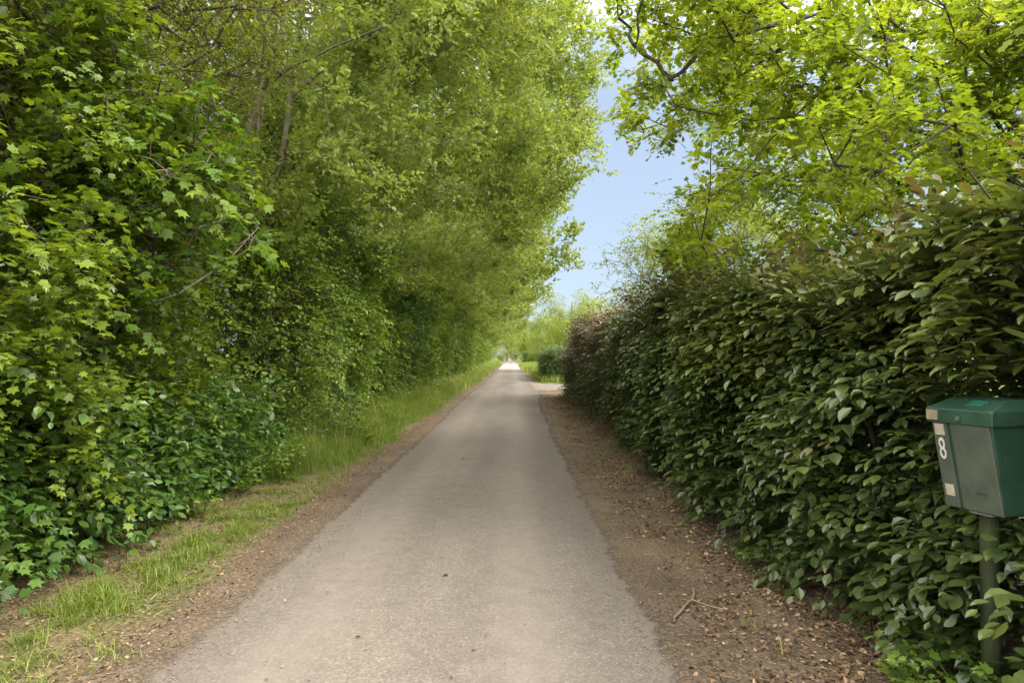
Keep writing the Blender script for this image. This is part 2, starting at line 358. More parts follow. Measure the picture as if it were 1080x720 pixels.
def road_mat():
    m, nt, N = new_mat('worn_asphalt'); L = nt.links.new
    tc = N('ShaderNodeTexCoord')
    vo = N('ShaderNodeTexVoronoi'); vo.inputs['Scale'].default_value = 85; L(tc.outputs['Object'], vo.inputs['Vector'])
    fine = N('ShaderNodeTexNoise'); fine.inputs['Scale'].default_value = 110; fine.inputs['Detail'].default_value = 8; fine.inputs['Roughness'].default_value = .75; L(tc.outputs['Object'], fine.inputs['Vector'])
    mid = N('ShaderNodeTexNoise'); mid.inputs['Scale'].default_value = 5.5; mid.inputs['Detail'].default_value = 8; mid.inputs['Roughness'].default_value = .65; L(tc.outputs['Object'], mid.inputs['Vector'])
    mp = N('ShaderNodeMapping'); mp.inputs['Scale'].default_value = (1.3, .22, 1); L(tc.outputs['Object'], mp.inputs[0])
    big = N('ShaderNodeTexNoise'); big.inputs['Scale'].default_value = 1.; big.inputs['Detail'].default_value = 6; L(mp.outputs[0], big.inputs['Vector'])
    bw = N('ShaderNodeRGBToBW'); L(vo.outputs['Color'], bw.inputs[0])
    ag = ramp(nt, [(.0, (.09, .078, .066)), (.35, (.175, .153, .129)), (.7, (.24, .212, .181)), (1., (.44, .40, .345))]); L(bw.outputs[0], ag.inputs[0])
    bind = ramp(nt, [(.30, (.15, .131, .113)), (.70, (.262, .233, .201))]); L(fine.outputs['Fac'], bind.inputs[0])
    m0 = N('ShaderNodeMix', data_type='RGBA'); m0.inputs['Factor'].default_value = .5; L(bind.outputs[0], m0.inputs['A']); L(ag.outputs[0], m0.inputs['B'])
    r1 = ramp(nt, [(.3, (.90, .90, .90)), (.5, (1, 1, 1)), (.72, (1.08, 1.075, 1.06))]); L(mid.outputs['Fac'], r1.inputs[0])
    m1 = N('ShaderNodeMix', data_type='RGBA', blend_type='MULTIPLY'); m1.inputs['Factor'].default_value = 1; L(m0.outputs['Result'], m1.inputs['A']); L(r1.outputs[0], m1.inputs['B'])
    r2 = ramp(nt, [(.3, (.80, .79, .79)), (.55, (1.0, 1, 1)), (.75, (1.2, 1.18, 1.14))]); L(big.outputs['Fac'], r2.inputs[0])
    m2 = N('ShaderNodeMix', data_type='RGBA', blend_type='MULTIPLY'); m2.inputs['Factor'].default_value = 1; L(m1.outputs['Result'], m2.inputs['A']); L(r2.outputs[0], m2.inputs['B'])
    # sandy dust at the edges
    ed = N('ShaderNodeAttribute', attribute_name='edge'); dn = N('ShaderNodeMath', operation='MULTIPLY_ADD'); dn.inputs[1].default_value = .9; dn.inputs[2].default_value = -.42
    L(mid.outputs['Fac'], dn.inputs[0]); ad = N('ShaderNodeMath', operation='ADD', use_clamp=True); L(ed.outputs['Fac'], ad.inputs[0]); L(dn.outputs[0], ad.inputs[1])
    mu = N('ShaderNodeMath', operation='MULTIPLY', use_clamp=True); L(ad.outputs[0], mu.inputs[0]); L(ed.outputs['Fac'], mu.inputs[1])
    sand = ramp(nt, [(.3, (.13, .103, .078)), (.7, (.30, .248, .195))]); L(fine.outputs['Fac'], sand.inputs[0])
    m3 = N('ShaderNodeMix', data_type='RGBA'); L(mu.outputs[0], m3.inputs['Factor']); L(m2.outputs['Result'], m3.inputs['A']); L(sand.outputs[0], m3.inputs['B'])
    # sunlight on the far stretch, painted as paler colour through the 'gravel' attribute
    sunv = N('ShaderNodeAttribute', attribute_name='gravel'); tk = N('ShaderNodeAttribute', attribute_name='track'); tm = N('ShaderNodeMath', operation='MULTIPLY'); L(tk.outputs['Fac'], tm.inputs[0]); L(mid.outputs['Fac'], tm.inputs[1])
    tx = N('ShaderNodeMix', data_type='RGBA'); tx.inputs['B'].default_value = (.29, .255, .222, 1); L(tm.outputs[0], tx.inputs['Factor']); L(m3.outputs['Result'], tx.inputs['A']); m3 = tx
    dk = N('ShaderNodeMix', data_type='RGBA', blend_type='MULTIPLY'); dk.inputs['Factor'].default_value = 1; dk.inputs['B'].default_value = (.61, .588, .575, 1); L(m3.outputs['Result'], dk.inputs['A'])
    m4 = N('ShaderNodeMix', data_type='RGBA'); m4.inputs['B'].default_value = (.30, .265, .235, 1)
    L(sunv.outputs['Fac'], m4.inputs['Factor']); L(dk.outputs['Result'], m4.inputs['A'])
    pb = N('ShaderNodeBsdfPrincipled'); pb.inputs['Roughness'].default_value = .88; pb.inputs['Specular IOR Level'].default_value = .2; L(m4.outputs['Result'], pb.inputs['Base Color'])
    t1 = N('ShaderNodeMath', operation='MULTIPLY_ADD'); t1.inputs[1].default_value = 1.1; t1.inputs[2].default_value = -.55; L(mid.outputs['Fac'], t1.inputs[0])
    t2 = N('ShaderNodeMath', operation='MULTIPLY_ADD'); t2.inputs[1].default_value = 1.3; t2.inputs[2].default_value = -.65; L(fine.outputs['Fac'], t2.inputs[0])
    t3 = N('ShaderNodeMath', operation='ADD'); L(t1.outputs[0], t3.inputs[0]); L(t2.outputs[0], t3.inputs[1])
    t4 = N('ShaderNodeMath', operation='ADD'); L(t3.outputs[0], t4.inputs[0]); L(ed.outputs['Fac'], t4.inputs[1])
    bare = N('ShaderNodeMapRange'); bare.inputs[1].default_value = .62; bare.inputs[2].default_value = .92; L(t4.outputs[0], bare.inputs[0])
    bm = N('ShaderNodeMix', data_type='FLOAT'); bm.inputs['Factor'].default_value = .5; L(vo.outputs['Distance'], bm.inputs['A']); L(fine.outputs['Fac'], bm.inputs['B'])
    bp = N('ShaderNodeBump'); bp.inputs['Strength'].default_value = .5; bp.inputs['Distance'].default_value = .006; L(bm.outputs['Result'], bp.inputs['Height']); L(bp.outputs[0], pb.inputs['Normal'])
    tp_ = N('ShaderNodeBsdfTransparent'); sh = N('ShaderNodeMixShader'); L(bare.outputs[0], sh.inputs[0]); L(pb.outputs[0], sh.inputs[1]); L(tp_.outputs[0], sh.inputs[2])
    out = N('ShaderNodeOutputMaterial'); L(sh.outputs[0], out.inputs[0]); return m
ry = axis([(-6, 2, .3), (2, 14, .03), (14, 40, .12), (40, 120, 1), (120, 320, 10)])
u = np.concatenate([np.linspace(0, .16, 9), np.linspace(.2, .8, 13), np.linspace(.84, 1, 9)])
jl = (fbm(ry * .9, ry * 0, 51) - .5) * .10 + (fbm(ry * 5, ry * 0, 53, 4) - .5) * .05 + (RNG.random(len(ry)) - .5) * .012
jr = (fbm(ry * .8, ry * 0, 57) - .5) * .15 + (fbm(ry * 4, ry * 0, 59, 4) - .5) * .09 + (RNG.random(len(ry)) - .5) * .015
xl = rl(ry) + jl - .07; xr = rr(ry) + jr + .07
RX = xl[:, None] * (1 - u) + xr[:, None] * u; RY = np.repeat(ry[:, None], len(u), 1)
eo = np.minimum(u, 1 - u)[None, :] * (xr - xl)[:, None]
RZ = .004 + .022 * smooth(0, .9, eo) + (fbm(RX * .9, RY * .9, 61) - .5) * .012 * smooth(0, .3, eo)
edge = 1 - smooth(.0, .26, eo)
uu = np.repeat(u[None, :], len(ry), 0)
trk = (np.exp(-((uu - .24) / .09) ** 2) + np.exp(-((uu - .70) / .09) ** 2)) * (.6 + .7 * fbm(RX * 2.2, RY * .35, 63)) + .5 * np.exp(-((uu - .42) / .05) ** 2) * smooth(.5, .65, fbm(RX * 1.5, RY * .4, 67))
sunlit = np.repeat((smooth(74, 86, ry) * (1 - smooth(118, 135, ry)))[:, None], len(u), 1)  # goes into 'gravel': far stretch where sunlight is painted into the road colour
# worn flaky centre repair patch seen further along
ii = np.arange(RX.size).reshape(RX.shape)
q = np.stack([ii[:-1, :-1], ii[:-1, 1:], ii[1:, 1:], ii[1:, :-1]], -1).reshape(-1, 4)
me = raw_mesh('road', np.stack([RX, RY, RZ], -1).reshape(-1, 3), q.ravel(), np.arange(len(q)) * 4, {'edge': ('POINT', edge.ravel()), 'track': ('POINT', trk.ravel()), 'gravel': ('POINT', sunlit.ravel())})
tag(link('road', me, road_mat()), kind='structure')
# driveway mouth on the right
dx = np.linspace(1.05, 14, 60); dv = np.linspace(0, 1, 14)
y0 = 31.0 + .5 * np.sin(dx) + (fbm(dx * 2, dx * 0, 71) - .5) * .6 - 1.2 * np.exp(-(dx - 1.05) * 1.2); y1 = 37.2 + (fbm(dx * 2, dx * 0, 73) - .5) * .6 + 2. * np.exp(-(dx - 1.05) * 1.2)
DX = np.repeat(dx[:, None], 14, 1); DY = y0[:, None] * (1 - dv) + y1[:, None] * dv
DZ = ground_z(DX, DY) + .02
ii = np.arange(DX.size).reshape(DX.shape); q = np.stack([ii[:-1, :-1], ii[1:, :-1], ii[1:, 1:], ii[:-1, 1:]], -1).reshape(-1, 4)
me = raw_mesh('driveway', np.stack([DX, DY, DZ], -1).reshape(-1, 3), q.ravel(), np.arange(len(q)) * 4)
tag(link('driveway', me, simple_mat('pale_gravel', (.12, .10, .08), (.20, .17, .14), 14, .95, .6, 60)), kind='structure')

# ------------------------------------------------------------------ plants
def clumps(n, sampler, per, rad, keep=None, fz=.7):
    """points grouped in clumps; sampler(n)->(n,3)"""
    c = sampler(n)
    p = np.repeat(c, per, 0) + RNG.normal(0, 1, (n * per, 3)) * rad * np.array([1, 1, fz])
    if keep is not None: p = p[keep(p)]
    return p
def ell(center, rad, rmin=.5, face=None, facew=.0):
    """points in an ellipsoid shell; face biases them towards a direction"""
    center = np.array(center, float); rad = np.array(rad, float)
    def f(n):
        out = []
        while sum(map(len, out)) < n:
            v = norm(RNG.normal(0, 1, (n * 3, 3))); r = RNG.uniform(rmin ** 3, 1, n * 3) ** (1 / 3)
            if face is not None:
                k = RNG.random(n * 3) < (1 - facew) + facew * np.clip(v @ norm(np.array(face, float)) * .5 + .5, 0, 1) ** 1.2
                v = v[k]; r = r[k]
            out.append(center + v * r[:, None] * rad)
        return np.concatenate(out)[:n]
    return f

def foliate(L, sk, tips, per, length, nleaf, size, spread=.9, out=None, droop=.3, flat=.6, jit=.45, young=0., up=1., sph=.25, ang=60):
    P = np.array(sk.P)[tips]; Dn = np.array(sk.dir)[tips]
    o = np.repeat(P, per, 0) + RNG.normal(0, sph * .5, (len(tips) * per, 3))
    d = np.repeat(Dn, per, 0) * .7 + RNG.normal(0, spread, (len(tips) * per, 3)) * np.array([1, 1, .6])
    if out is not None: d = d + np.array(out)
    d = norm(d)
    ln = length * RNG.uniform(.5, 1.3, len(o))
    tint = np.clip(np.repeat(RNG.normal(.45, .17, len(tips)), per) + RNG.normal(0, .12, len(o)), 0, 1)
    sprays(L, o, d, ln, nleaf, size, flat=flat, droop=droop, jit=jit, up_bias=up, tint=tint, ang=ang, age0=-.4 if young <= 0 else young - .6, age1=.3 if young <= 0 else young)
    return o, d, ln

def twig_edges(sk, tips, o, d, ln, per, frac=1.):
    """adds the spray twigs to the skeleton so that leaves hang from something"""
    for k in range(len(o)):
        if RNG.random() > frac: continue
        t = tips[k // per]
        a = sk.add(o[k], t) if np.linalg.norm(o[k] - sk.P[t]) > .03 else t
        sk.add(o[k] + d[k] * ln[k] * .5 - np.array([0, 0, .05 * ln[k]]), a)

def plant(name, base, label, cat, stems, pts, leafmat, bark, per, length, nleaf, size, tpl=HEX, keep=None, group=None, twigfrac=.5,
          w=.45, minz=.2, rt=.004, leafkeep=None, part='crown', wood='trunk', kside=6, seg=.35, **kw):
    """stems: list of (points, r0, r1) local to base; pts local attractors"""
    root = empty(name, base); tag(root, label, cat, group)
    sk = Skel()
    for (sp, r0, r1) in stems: sk.trunk(sp, r0, r1)
    c = np.array(stems[0][0][0])
    order = np.argsort(np.linalg.norm((pts - np.array(stems[0][0][-1]) * .5) * np.array([1, 1, .6]), axis=1))
    tips = sk.attach(pts[order], w=w, minz=minz, seg=seg)
    L = Leafage()
    o, d, ln = foliate(L, sk, tips, per, length, nleaf, size, **kw)
    twig_edges(sk, tips, o, d, ln, per, twigfrac)
    b = np.array(base)
    lk = (lambda p: leafkeep(p + b)) if leafkeep else None
    link(part, L.mesh(name + '_' + part, tpl, lk), leafmat, root)
    link(wood, sk.mesh(name + '_' + wood, rt, kside), bark, root)
    return root

def copy_tree(src, loc, rz, sc, label, name=None):
    c = src.copy(); COL.objects.link(c); c.location = loc; c.rotation_euler = (0, 0, rz); c.scale = sc if hasattr(sc, '__len__') else (sc, sc, sc); c['label'] = label
    for ch in src.children:
        k = ch.copy(); COL.objects.link(k); k.parent = c
    return c

# --- tall roadside trees on the left ---------------------------------------------------------
GP = 'tall trees of the left row'
def roadside(label, x, y, h, reach, seed, stems=(), void=None, lean=(-2.7, .8, 3.3), crad=.6, n=70, per_c=11, low=3.3, size=.088, nl=12, per=20, tint=0):
    base = (x, y, .2)
    trunk = [(0, 0, 0), (.15, .1, h * .25), (.1, -.1, h * .5), (.3, .1, h * .75), (.2, 0, h * .93)]
    fork = [(.15, .1, h * .16), (1.0, .5, h * .3), (1.7, .7, h * .5)]
    S1 = ell((reach * .18, 0, h * .56), (reach, 4.4, h * .48), .45, (1, -.35, -.25), .72)
    def keep(p):
        wx = p[:, 0] + x
        edge = np.minimum(lean[0] + lean[1] * (p[:, 2] - 3.), lean[3] if len(lean) > 3 else 1.5) + .5 * np.sin(p[:, 1] * 1.1 + p[:, 2] * .9)
        return (p[:, 2] > np.where(wx > -3.4, lean[2] + .5 * np.sin(p[:, 1] * 1.3), low)) & (wx < edge) & (p[:, 2] < h)
    pts = clumps(n, S1, per_c, crad, keep)
    return plant('roadside_tree', base, label, 'tree', [(trunk, .17, .03), (fork, .09, .03)] + list(stems), pts, M['poplar'], M['bark_pale'], per, .40, nl, size,
                 tpl=HEX, group=GP, twigfrac=.06, w=.35, minz=1.6, rt=.0034, droop=.02, flat=.25, jit=.6, sph=.34, up=.7, out=(.25, -.1, .35), spread=.75, leafkeep=void)
tA = roadside('tall grey stemmed tree rising behind the bright lobed sapling, first of the left row', -5.7, 10.2, 15, 6.4, 1, [([(.1, 0, 0), (1.0, -.2, 2.4), (1.9, -.3, 4.6), (2.7, -.3, 7.2), (3.2, 0, 9.5)], .07, .03), ([(.1, 0, 0), (1.2, .1, 2.4), (2.2, .2, 4.4), (2.5, .2, 7.2), (2.4, 0, 9.0)], .06, .03), ([(.1, 0, 0), (1.0, .3, 2.6), (1.75, .3, 4.8), (1.9, .4, 7.6), (1.6, 0, 9.5)], .055, .03)],
              lambda p: ~((p[:, 0] > -4.4) & (p[:, 0] < -2.3) & (p[:, 1] < 10.1) & (p[:, 2] > 4.6) & (p[:, 2] < 7.0) & (RNG.random(len(p)) < .6)), n=95, per_c=11)
tB = roadside('broad tall tree reaching over the road, second of the left row', -5.6, 14.0, 16, 6.6, 2, n=100, per_c=11, size=.10, per=17)
tC = roadside('tall loose crowned tree overhanging the road, third of the left row', -5.4, 19.0, 17, 8.0, 3, n=110, per_c=11, lean=(-1.6, 1.1, 3.6, 1.75), size=.125, per=14, nl=10, crad=.55)
tD = roadside('big overhanging tree with clustered leaves, fourth of the left row', -5.5, 24.5, 17, 8.4, 4, n=78, per_c=13, lean=(.8, .6, 3.9, 2.1), crad=.5, size=.155, per=10, nl=10)
tE = roadside('broad crowned tree closing in over the road, fifth of the left row', -5.5, 30.5, 16, 6.9, 5, n=64, per_c=13, lean=(.6, .5, 3.7), crad=.55, size=.18, per=9, nl=9)
ords = ['sixth', 'seventh', 'eighth', 'ninth', 'tenth']
yy = [36.5, 42.5, 49, 57, 66, 76, 88, 102, 118, 136]
src = [tD, tE]
for k, y in enumerate(yy):
    s = src[k % 2]; sc = RNG.uniform(.92, 1.08)
    lab = f'tall pale green tree over the road, {ords[k]} of the left row from the lobed sapling' if k < 5 else 'small far tree of the left row where foliage closes over the road end'
    copy_tree(s, (-5.5 + RNG.uniform(-.3, .3) - .004 * y, y, .2), RNG.uniform(-.22, .22), (sc, sc * RNG.choice([-1, 1]) if False else sc, sc * RNG.uniform(.95, 1.1)), lab)

# --- shrubs along the left -------------------------------------------------------------------
GS = 'shrubs along the left verge'
def frontkeep(base, fx0, fx1, z1):
    """foliage stays behind a front leaning out over the verge"""
    def k(p):
        wx = p[:, 0] + base[0]; z = p[:, 2]
        lim = fx0 + (fx1 - fx0) * np.clip(z / z1, 0, 1) + .22 * np.sin(p[:, 1] * 2.1 + z * 1.7)
        return (wx < lim) & (z > .12)
    return k
def shrub(name, label, base, rad, h, fx, leafmat, tpl, size, n, pc, per, nl, length, cat='bush', bark=None, face=(1, -.5, 0), nst=5, zc=.5, **kw):
    st = []
    for k in range(nst):
        a = RNG.uniform(0, 6.28); r = RNG.uniform(.1, .35)
        st.append(([(r * math.cos(a), r * math.sin(a), -.1), (r * 2 * math.cos(a), r * 2 * math.sin(a), h * .3), (rad[0] * .45 * math.cos(a), rad[1] * .45 * math.sin(a), h * .62)], .035, .012))
    pts = clumps(n, ell((0, 0, h * zc), (rad[0], rad[1], h * .56), .55, face, .7), pc, .26, frontkeep(base, *fx))
    return plant(name, base, label, cat, st, pts, leafmat, bark or M['bark'], per, length, nl, size, tpl=tpl, group=kw.pop('group', GS), twigfrac=kw.pop('twigfrac', .22), wood='stems', part='foliage', minz=.25, rt=.0020, kside=5, seg=.3, **kw)

# near maple leaved bush
shrub('maple_bush', 'nearest large bush at left edge with small lobed yellow green leaves', (-4.55, 4.6, .1), (2.1, 2.0), 4.6, (-3.35, -2.55, 2.6), M['fieldmaple'], LOBE5, .085, 95, 9, 7, 9, .34, bark=M['bark_dark'],
      young=.95, droop=.3, flat=.7, jit=.35, out=(.5, -.3, .1), sph=.2)
shrub('maple_bush', 'tall lobed leaf bush behind the nearest one, below the fine leaved hawthorn', (-4.9, 6.7, .1), (1.9, 1.5), 4.3, (-3.4, -2.75, 3.0), M['fieldmaple'], LOBE5, .08, 70, 9, 7, 9, .34,
      young=.7, droop=.3, flat=.7, jit=.35, out=(.5, -.3, .1), sph=.2)
# bright sapling leaning out
def sapling():
    base = (-4.2, 6.0, .1)
    st = [([(0, 0, -.1), (.35, -.1, 1.2), (.9, -.3, 2.1), (1.55, -.5, 2.75), (2.05, -.6, 3.15)], .03, .008), ([(.1, .1, .2), (.5, .3, 1.6), (.95, .4, 2.9), (1.2, .3, 3.9)], .025, .008), ([(.35, -.1, 1.2), (1.0, -.45, 1.75), (1.75, -.75, 2.0)], .015, .006)]
    pts = clumps(30, ell((1.15, -.3, 2.75), (.95, .75, 1.0), .3), 5, .16, lambda p: p[:, 2] < 4.1)
    plant('lobed_sapling', base, 'sapling with big bright green lobed leaves leaning out over the left verge', 'sapling', st, pts, M['sycamore'], M['bark'], 3, .26, 6, .118,
          tpl=MAPLE, twigfrac=.9, minz=.8, rt=.003, droop=.5, flat=.2, jit=.4, sph=.12, out=(.3, -.3, 0), part='foliage', wood='stems', petiole=.4) if False else \
    plant('lobed_sapling', base, 'sapling with big bright green lobed leaves leaning out over the left verge', 'sapling', st, pts, M['sycamore'], M['bark'], 3, .26, 6, .118,
          tpl=MAPLE, twigfrac=.9, minz=.8, rt=.003, droop=.5, flat=.2, jit=.4, sph=.12, out=(.3, -.3, 0), part='foliage', wood='stems')
sapling()
# hawthorn tree with fine leaves over the left edge
hb = (-5.6, 6.4, .1)
hp = clumps(70, ell((.8, -.4, 4.9), (2.6, 2.3, 1.7), .3, (1, -.5, 0), .4), 10, .35, lambda p: (p[:, 2] > 3.2))
plant('hawthorn_tree', hb, 'fine leaved yellowish tree with dark crooked branches above the nearest bush', 'tree', [([(0, 0, 0), (.2, -.1, 1.6), (.1, -.3, 3.0), (.5, -.5, 4.2), (.6, -.4, 5.4)], .10, .03), ([(.2, -.1, 1.6), (.8, -.6, 3.1), (1.5, -.9, 4.4)], .06, .02)],
      hp, M['haw'], M['bark_dark'], 9, .30, 11, .042, tpl=HEX, twigfrac=.4, minz=1.5, rt=.0035, droop=.15, flat=.5, jit=.5, sph=.22, young=.85)
# brambles and creepers at the foot
GB = 'brambles at the foot of the left bushes'
for k, (bx, by, h, lab) in enumerate([(-4.0, 3.6, 1.5, 'bramble mound running out of the frame at the left edge'), (-3.95, 4.9, 1.45, 'broad leaved bramble mound below the nearest lobed leaf bush'),
                                      (-4.0, 6.3, 1.4, 'bramble mound under the bright lobed sapling'), (-4.05, 7.8, 1.25, 'bramble mound between the sapling and the tall grass'), (-4.3, 9.2, .75, 'low bramble mound beside the dark gap with trunks')]):
    shrub('bramble', lab, (bx, by, 0.02), (.95, 1.05), h, (-3.25, -3.15, 1.0), M['bramble'], HEX if k else LOBE5, .105, 52, 8, 4, 7, .34, cat='bramble', group=GB, nst=4, zc=.42,
          droop=.35, flat=.5, jit=.45, out=(.5, -.3, .25), sph=.14)
# further shrubs
kinds = [('elm_bush', M['elm'], HEX, .075, 'elm like bush with glossy mid green leaves'), ('thorn_bush', M['bramble'], HEX, .06, 'dense dark green thorn bush'), ('hazel_bush', M['elm'], HEX, .09, 'round leaved light green hazel bush')]
labs = ['beside the dark gap with pale stems', 'standing over the nettle clump', 'where the tall grass begins to fill the verge', 'halfway along the left grass verge', 'below the fourth tall tree of the left row', 'beyond the overhanging branches, behind tall grass', 'small in the distance below the left row', 'far down the left verge near the road end', 'last one visible before the road end']
ys = [11.2, 12.9, 15.6, 18.6, 22, 26, 31, 37, 44]
first = {}
for k, y in enumerate(ys):
    nm, lm, tp, sz, lb = kinds[k % 3]
    b = (-4.75 + RNG.uniform(-.2, .2), y, .1); hh = [4.5, 5.2, 4.7, 5.4, 4.9][k % 5]
    if k < 6:
        first[k] = shrub(nm, lb + ' ' + labs[k], b, (1.75, 1.7 if k else 1.3), hh, (-3.35, -2.55 + .3 * (k % 2), 3.), lm, tp, sz * (1 + .09 * k), 85, 9, 6, 9, .34, young=.7, droop=.3, flat=.6, jit=.4, out=(.45, -.35, .1), sph=.22)
    else:
        copy_tree(first[k - 3], b, RNG.uniform(-.3, .3), 1.15, lb + ' ' + labs[k])
for k, y in enumerate([52, 61, 71, 83, 97, 114]):
    copy_tree(first[2 + k % 4], (-5.0 - .01 * y, y, .1), RNG.uniform(-.3, .3), 1.35, 'distant bush under the far end of the left row, too small to tell apart')
# dark undergrowth mass behind the shrubs
n = 26000
p = np.stack([RNG.uniform(-9.5, -5.6, n), RNG.uniform(1, 70, n), RNG.uniform(0, 1, n) ** .8 * 5.0], 1)
p2 = np.stack([RNG.uniform(-8.2, -5.9, 7000), RNG.uniform(2.5, 15, 7000), RNG.uniform(0, 6.8, 7000)], 1)
kk = fbm(p[:, 1] * .5, p[:, 2] * .5 + p[:, 0], 77) > .42; p = np.concatenate([p[kk], p2])
L = Leafage(); sprays(L, p, RNG.normal(0, 1, p.shape) + np.array([.6, -.3, 0]), np.full(len(p), .5), 7, .12, jit=.6, flat=.4)
tag(link('undergrowth', L.mesh('undergrowth', HEX), M['under']), 'dark undergrowth behind the shrubs on the left', 'undergrowth', kind='stuff')

# --- hedges ----------------------------------------------------------------------------------
def hedge_top(y): return 2.02 + .016 * np.clip(y, 0, 40) + .12 * np.sin(y * .9) + .08 * np.sin(y * 2.3 + 1)
def hedge(name, label, y0, y1, face, back, topf, lm, size, dens, dleaf, young_top, root_x, shoots=60, leafkeep=None, stems_sp=.35):
    root = empty(name, (root_x, (y0 + y1) / 2, 0)); tag(root, label, 'hedge'); off = np.array([root_x, (y0 + y1) / 2, 0])
    L = Leafage(); A = (y1 - y0)
    # face towards the road: shelves of sprays
    n = int(A * 2.4 * dens)
    y = RNG.uniform(y0, y1, n); z = RNG.uniform(.05, 1.02, n) ** .95 * topf(y)
    dep = RNG.exponential(.16, n) - .05
    bul = .10 * np.sin(y * 1.7) * np.sin(z * 2.2 + y) + .34 * (fbm(y * 1.5, z * 2.0, 91) - .5) * 2 - .10 * np.sin(np.clip(z / 2.3, 0, 1) * math.pi)
    x = face(y) + bul + dep + .16
    gp = (fbm(y * 2.6 + 7, z * 4.2, 97) > .40) | (RNG.random(n) < .35)
    x, y, z = x[gp], y[gp], z[gp]; n = len(x)
    o = np.stack([x, y, z], 1)
    d = np.stack([-np.ones(n) * 1., RNG.normal(-.15, .55, n), RNG.normal(.12, .34, n)], 1)
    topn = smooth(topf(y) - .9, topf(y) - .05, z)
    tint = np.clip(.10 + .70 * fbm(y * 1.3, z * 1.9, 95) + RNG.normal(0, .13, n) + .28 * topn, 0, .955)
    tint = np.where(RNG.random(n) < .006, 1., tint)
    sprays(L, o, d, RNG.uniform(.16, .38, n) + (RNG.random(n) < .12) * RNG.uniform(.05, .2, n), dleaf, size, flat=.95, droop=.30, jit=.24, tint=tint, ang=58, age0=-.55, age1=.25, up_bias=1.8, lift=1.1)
    # bronze young growth near the top
    k = RNG.random(n) < topn * young_top
    # inner mass
    n2 = int(A * 2.4 * dens * 1.1); y = RNG.uniform(y0, y1, n2); xb = back(y); xf = face(y)
    x = xf + .35 + RNG.random(n2) * (xb - xf - .35); z = RNG.uniform(.12, 1, n2) * topf(y)
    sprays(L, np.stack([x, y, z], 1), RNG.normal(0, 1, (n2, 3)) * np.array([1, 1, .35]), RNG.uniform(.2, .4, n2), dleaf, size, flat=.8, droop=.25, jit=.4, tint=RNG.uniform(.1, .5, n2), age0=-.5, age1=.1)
    # top and both ends
    n3 = int(A * 1.2 * dens); y = RNG.uniform(y0 - .05, y1 + .05, n3); x = face(y) + RNG.random(n3) * (back(y) - face(y)); z = topf(y) + RNG.normal(-.05, .10, n3)
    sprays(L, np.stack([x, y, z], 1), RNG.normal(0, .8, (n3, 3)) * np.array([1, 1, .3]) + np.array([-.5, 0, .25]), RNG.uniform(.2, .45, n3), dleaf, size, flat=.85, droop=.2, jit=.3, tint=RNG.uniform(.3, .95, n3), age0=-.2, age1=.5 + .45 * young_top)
    if leafkeep:
        o6 = np.array([(2.16, 2.70, .66), (2.20, 2.66, .72), (2.14, 2.72, .60), (2.28, 2.66, .95), (2.26, 2.62, .82), (2.12, 2.74, .36), (2.2, 2.7, .25), (2.3, 2.7, 1.16)]); d6 = np.array([(-1, -.1, -.05), (-.9, .0, .1), (-1, -.2, -.2), (-.8, -.5, -.3), (-.9, -.4, 0), (-.9, -.2, -.1), (-.8, -.4, .2), (-.7, -.5, -.2)])
        sprays(L, o6, d6, np.array([.36, .3, .3, .2, .26, .26, .26, .16]), 8, size, flat=1, droop=.2, jit=.25, tint=np.full(8, .75), age0=-.5, age1=.2)
    for ye, s in ((y0, -1), (y1, 1)):
        n4 = int(1.2 * 2.4 * dens); xx = RNG.random(n4); yv = np.full(n4, ye) + RNG.normal(0, .07, n4); x = face(yv) + xx * (back(yv) - face(yv)); z = RNG.uniform(.05, 1, n4) * topf(yv)
        sprays(L, np.stack([x, yv, z], 1), np.stack([RNG.normal(0, .5, n4), np.full(n4, s * 1.), RNG.normal(.1, .3, n4)], 1), RNG.uniform(.18, .36, n4), dleaf, size, flat=.9, droop=.3, jit=.3, tint=RNG.uniform(.1, .8, n4), age0=-.4, age1=.3)
    # shoots
    sk = Skel(); 
    m = int(A / stems_sp)
    for i in range(m):
        ys_ = y0 + (i + .2 + .6 * RNG.random()) * A / m; xs = float(face(ys_)) + RNG.uniform(.3, .7); h = float(topf(ys_))
        if i: last_root = sk.add((xs, ys_, -.06), last_root, .02)
        else: last_root = sk.add((xs, ys_, -.06), -1, .02)
        t0 = trunk_from(sk, last_root, [(xs, ys_, -.05), (xs + RNG.normal(0, .12), ys_ + RNG.normal(0, .12), h * .5), (xs + RNG.normal(0, .2), ys_ + RNG.normal(0, .2), h * .96)], RNG.uniform(.012, .028), .006, sub=3)
        for _ in range(5):
            b = t0[int(RNG.integers(1, len(t0)))]; bp = sk.P[b]
            sk.add(bp + np.array([RNG.uniform(-.45, .25), RNG.normal(0, .3), RNG.uniform(0, .3)]), b)
    n5 = shoots; y = RNG.uniform(y0, y1, n5); x = face(y) + RNG.uniform(.0, .7, n5); z = topf(y) - .12
    d = np.stack([RNG.normal(-.45, .35, n5), RNG.normal(0, .45, n5), RNG.uniform(.3, 1., n5)], 1); ln = RNG.uniform(.35, .75, n5)
    sprays(L, np.stack([x, y, z], 1), d, ln, 11, size * .95, flat=.85, droop=.12, jit=.3, tint=RNG.uniform(.4, 1, n5), age0=.1 + .3 * young_top, age1=.6 + .5 * young_top)
    NP = np.array(sk.P)
    for i in range(n5):
        p0 = np.array([x[i], y[i], z[i]]); dd = d[i] / np.linalg.norm(d[i]); a = -1
        for t in np.linspace(0, 1, 5): a = sk.add(p0 + dd * ln[i] * t - np.array([0, 0, .12 * ln[i] * t * t]), a if a >= 0 else int(np.argmin(np.linalg.norm(NP - p0, axis=1))), .0035 * (1.2 - t))
    for arr in L.p: arr -= off
    lk = (lambda p: leafkeep(p + off)) if leafkeep else None
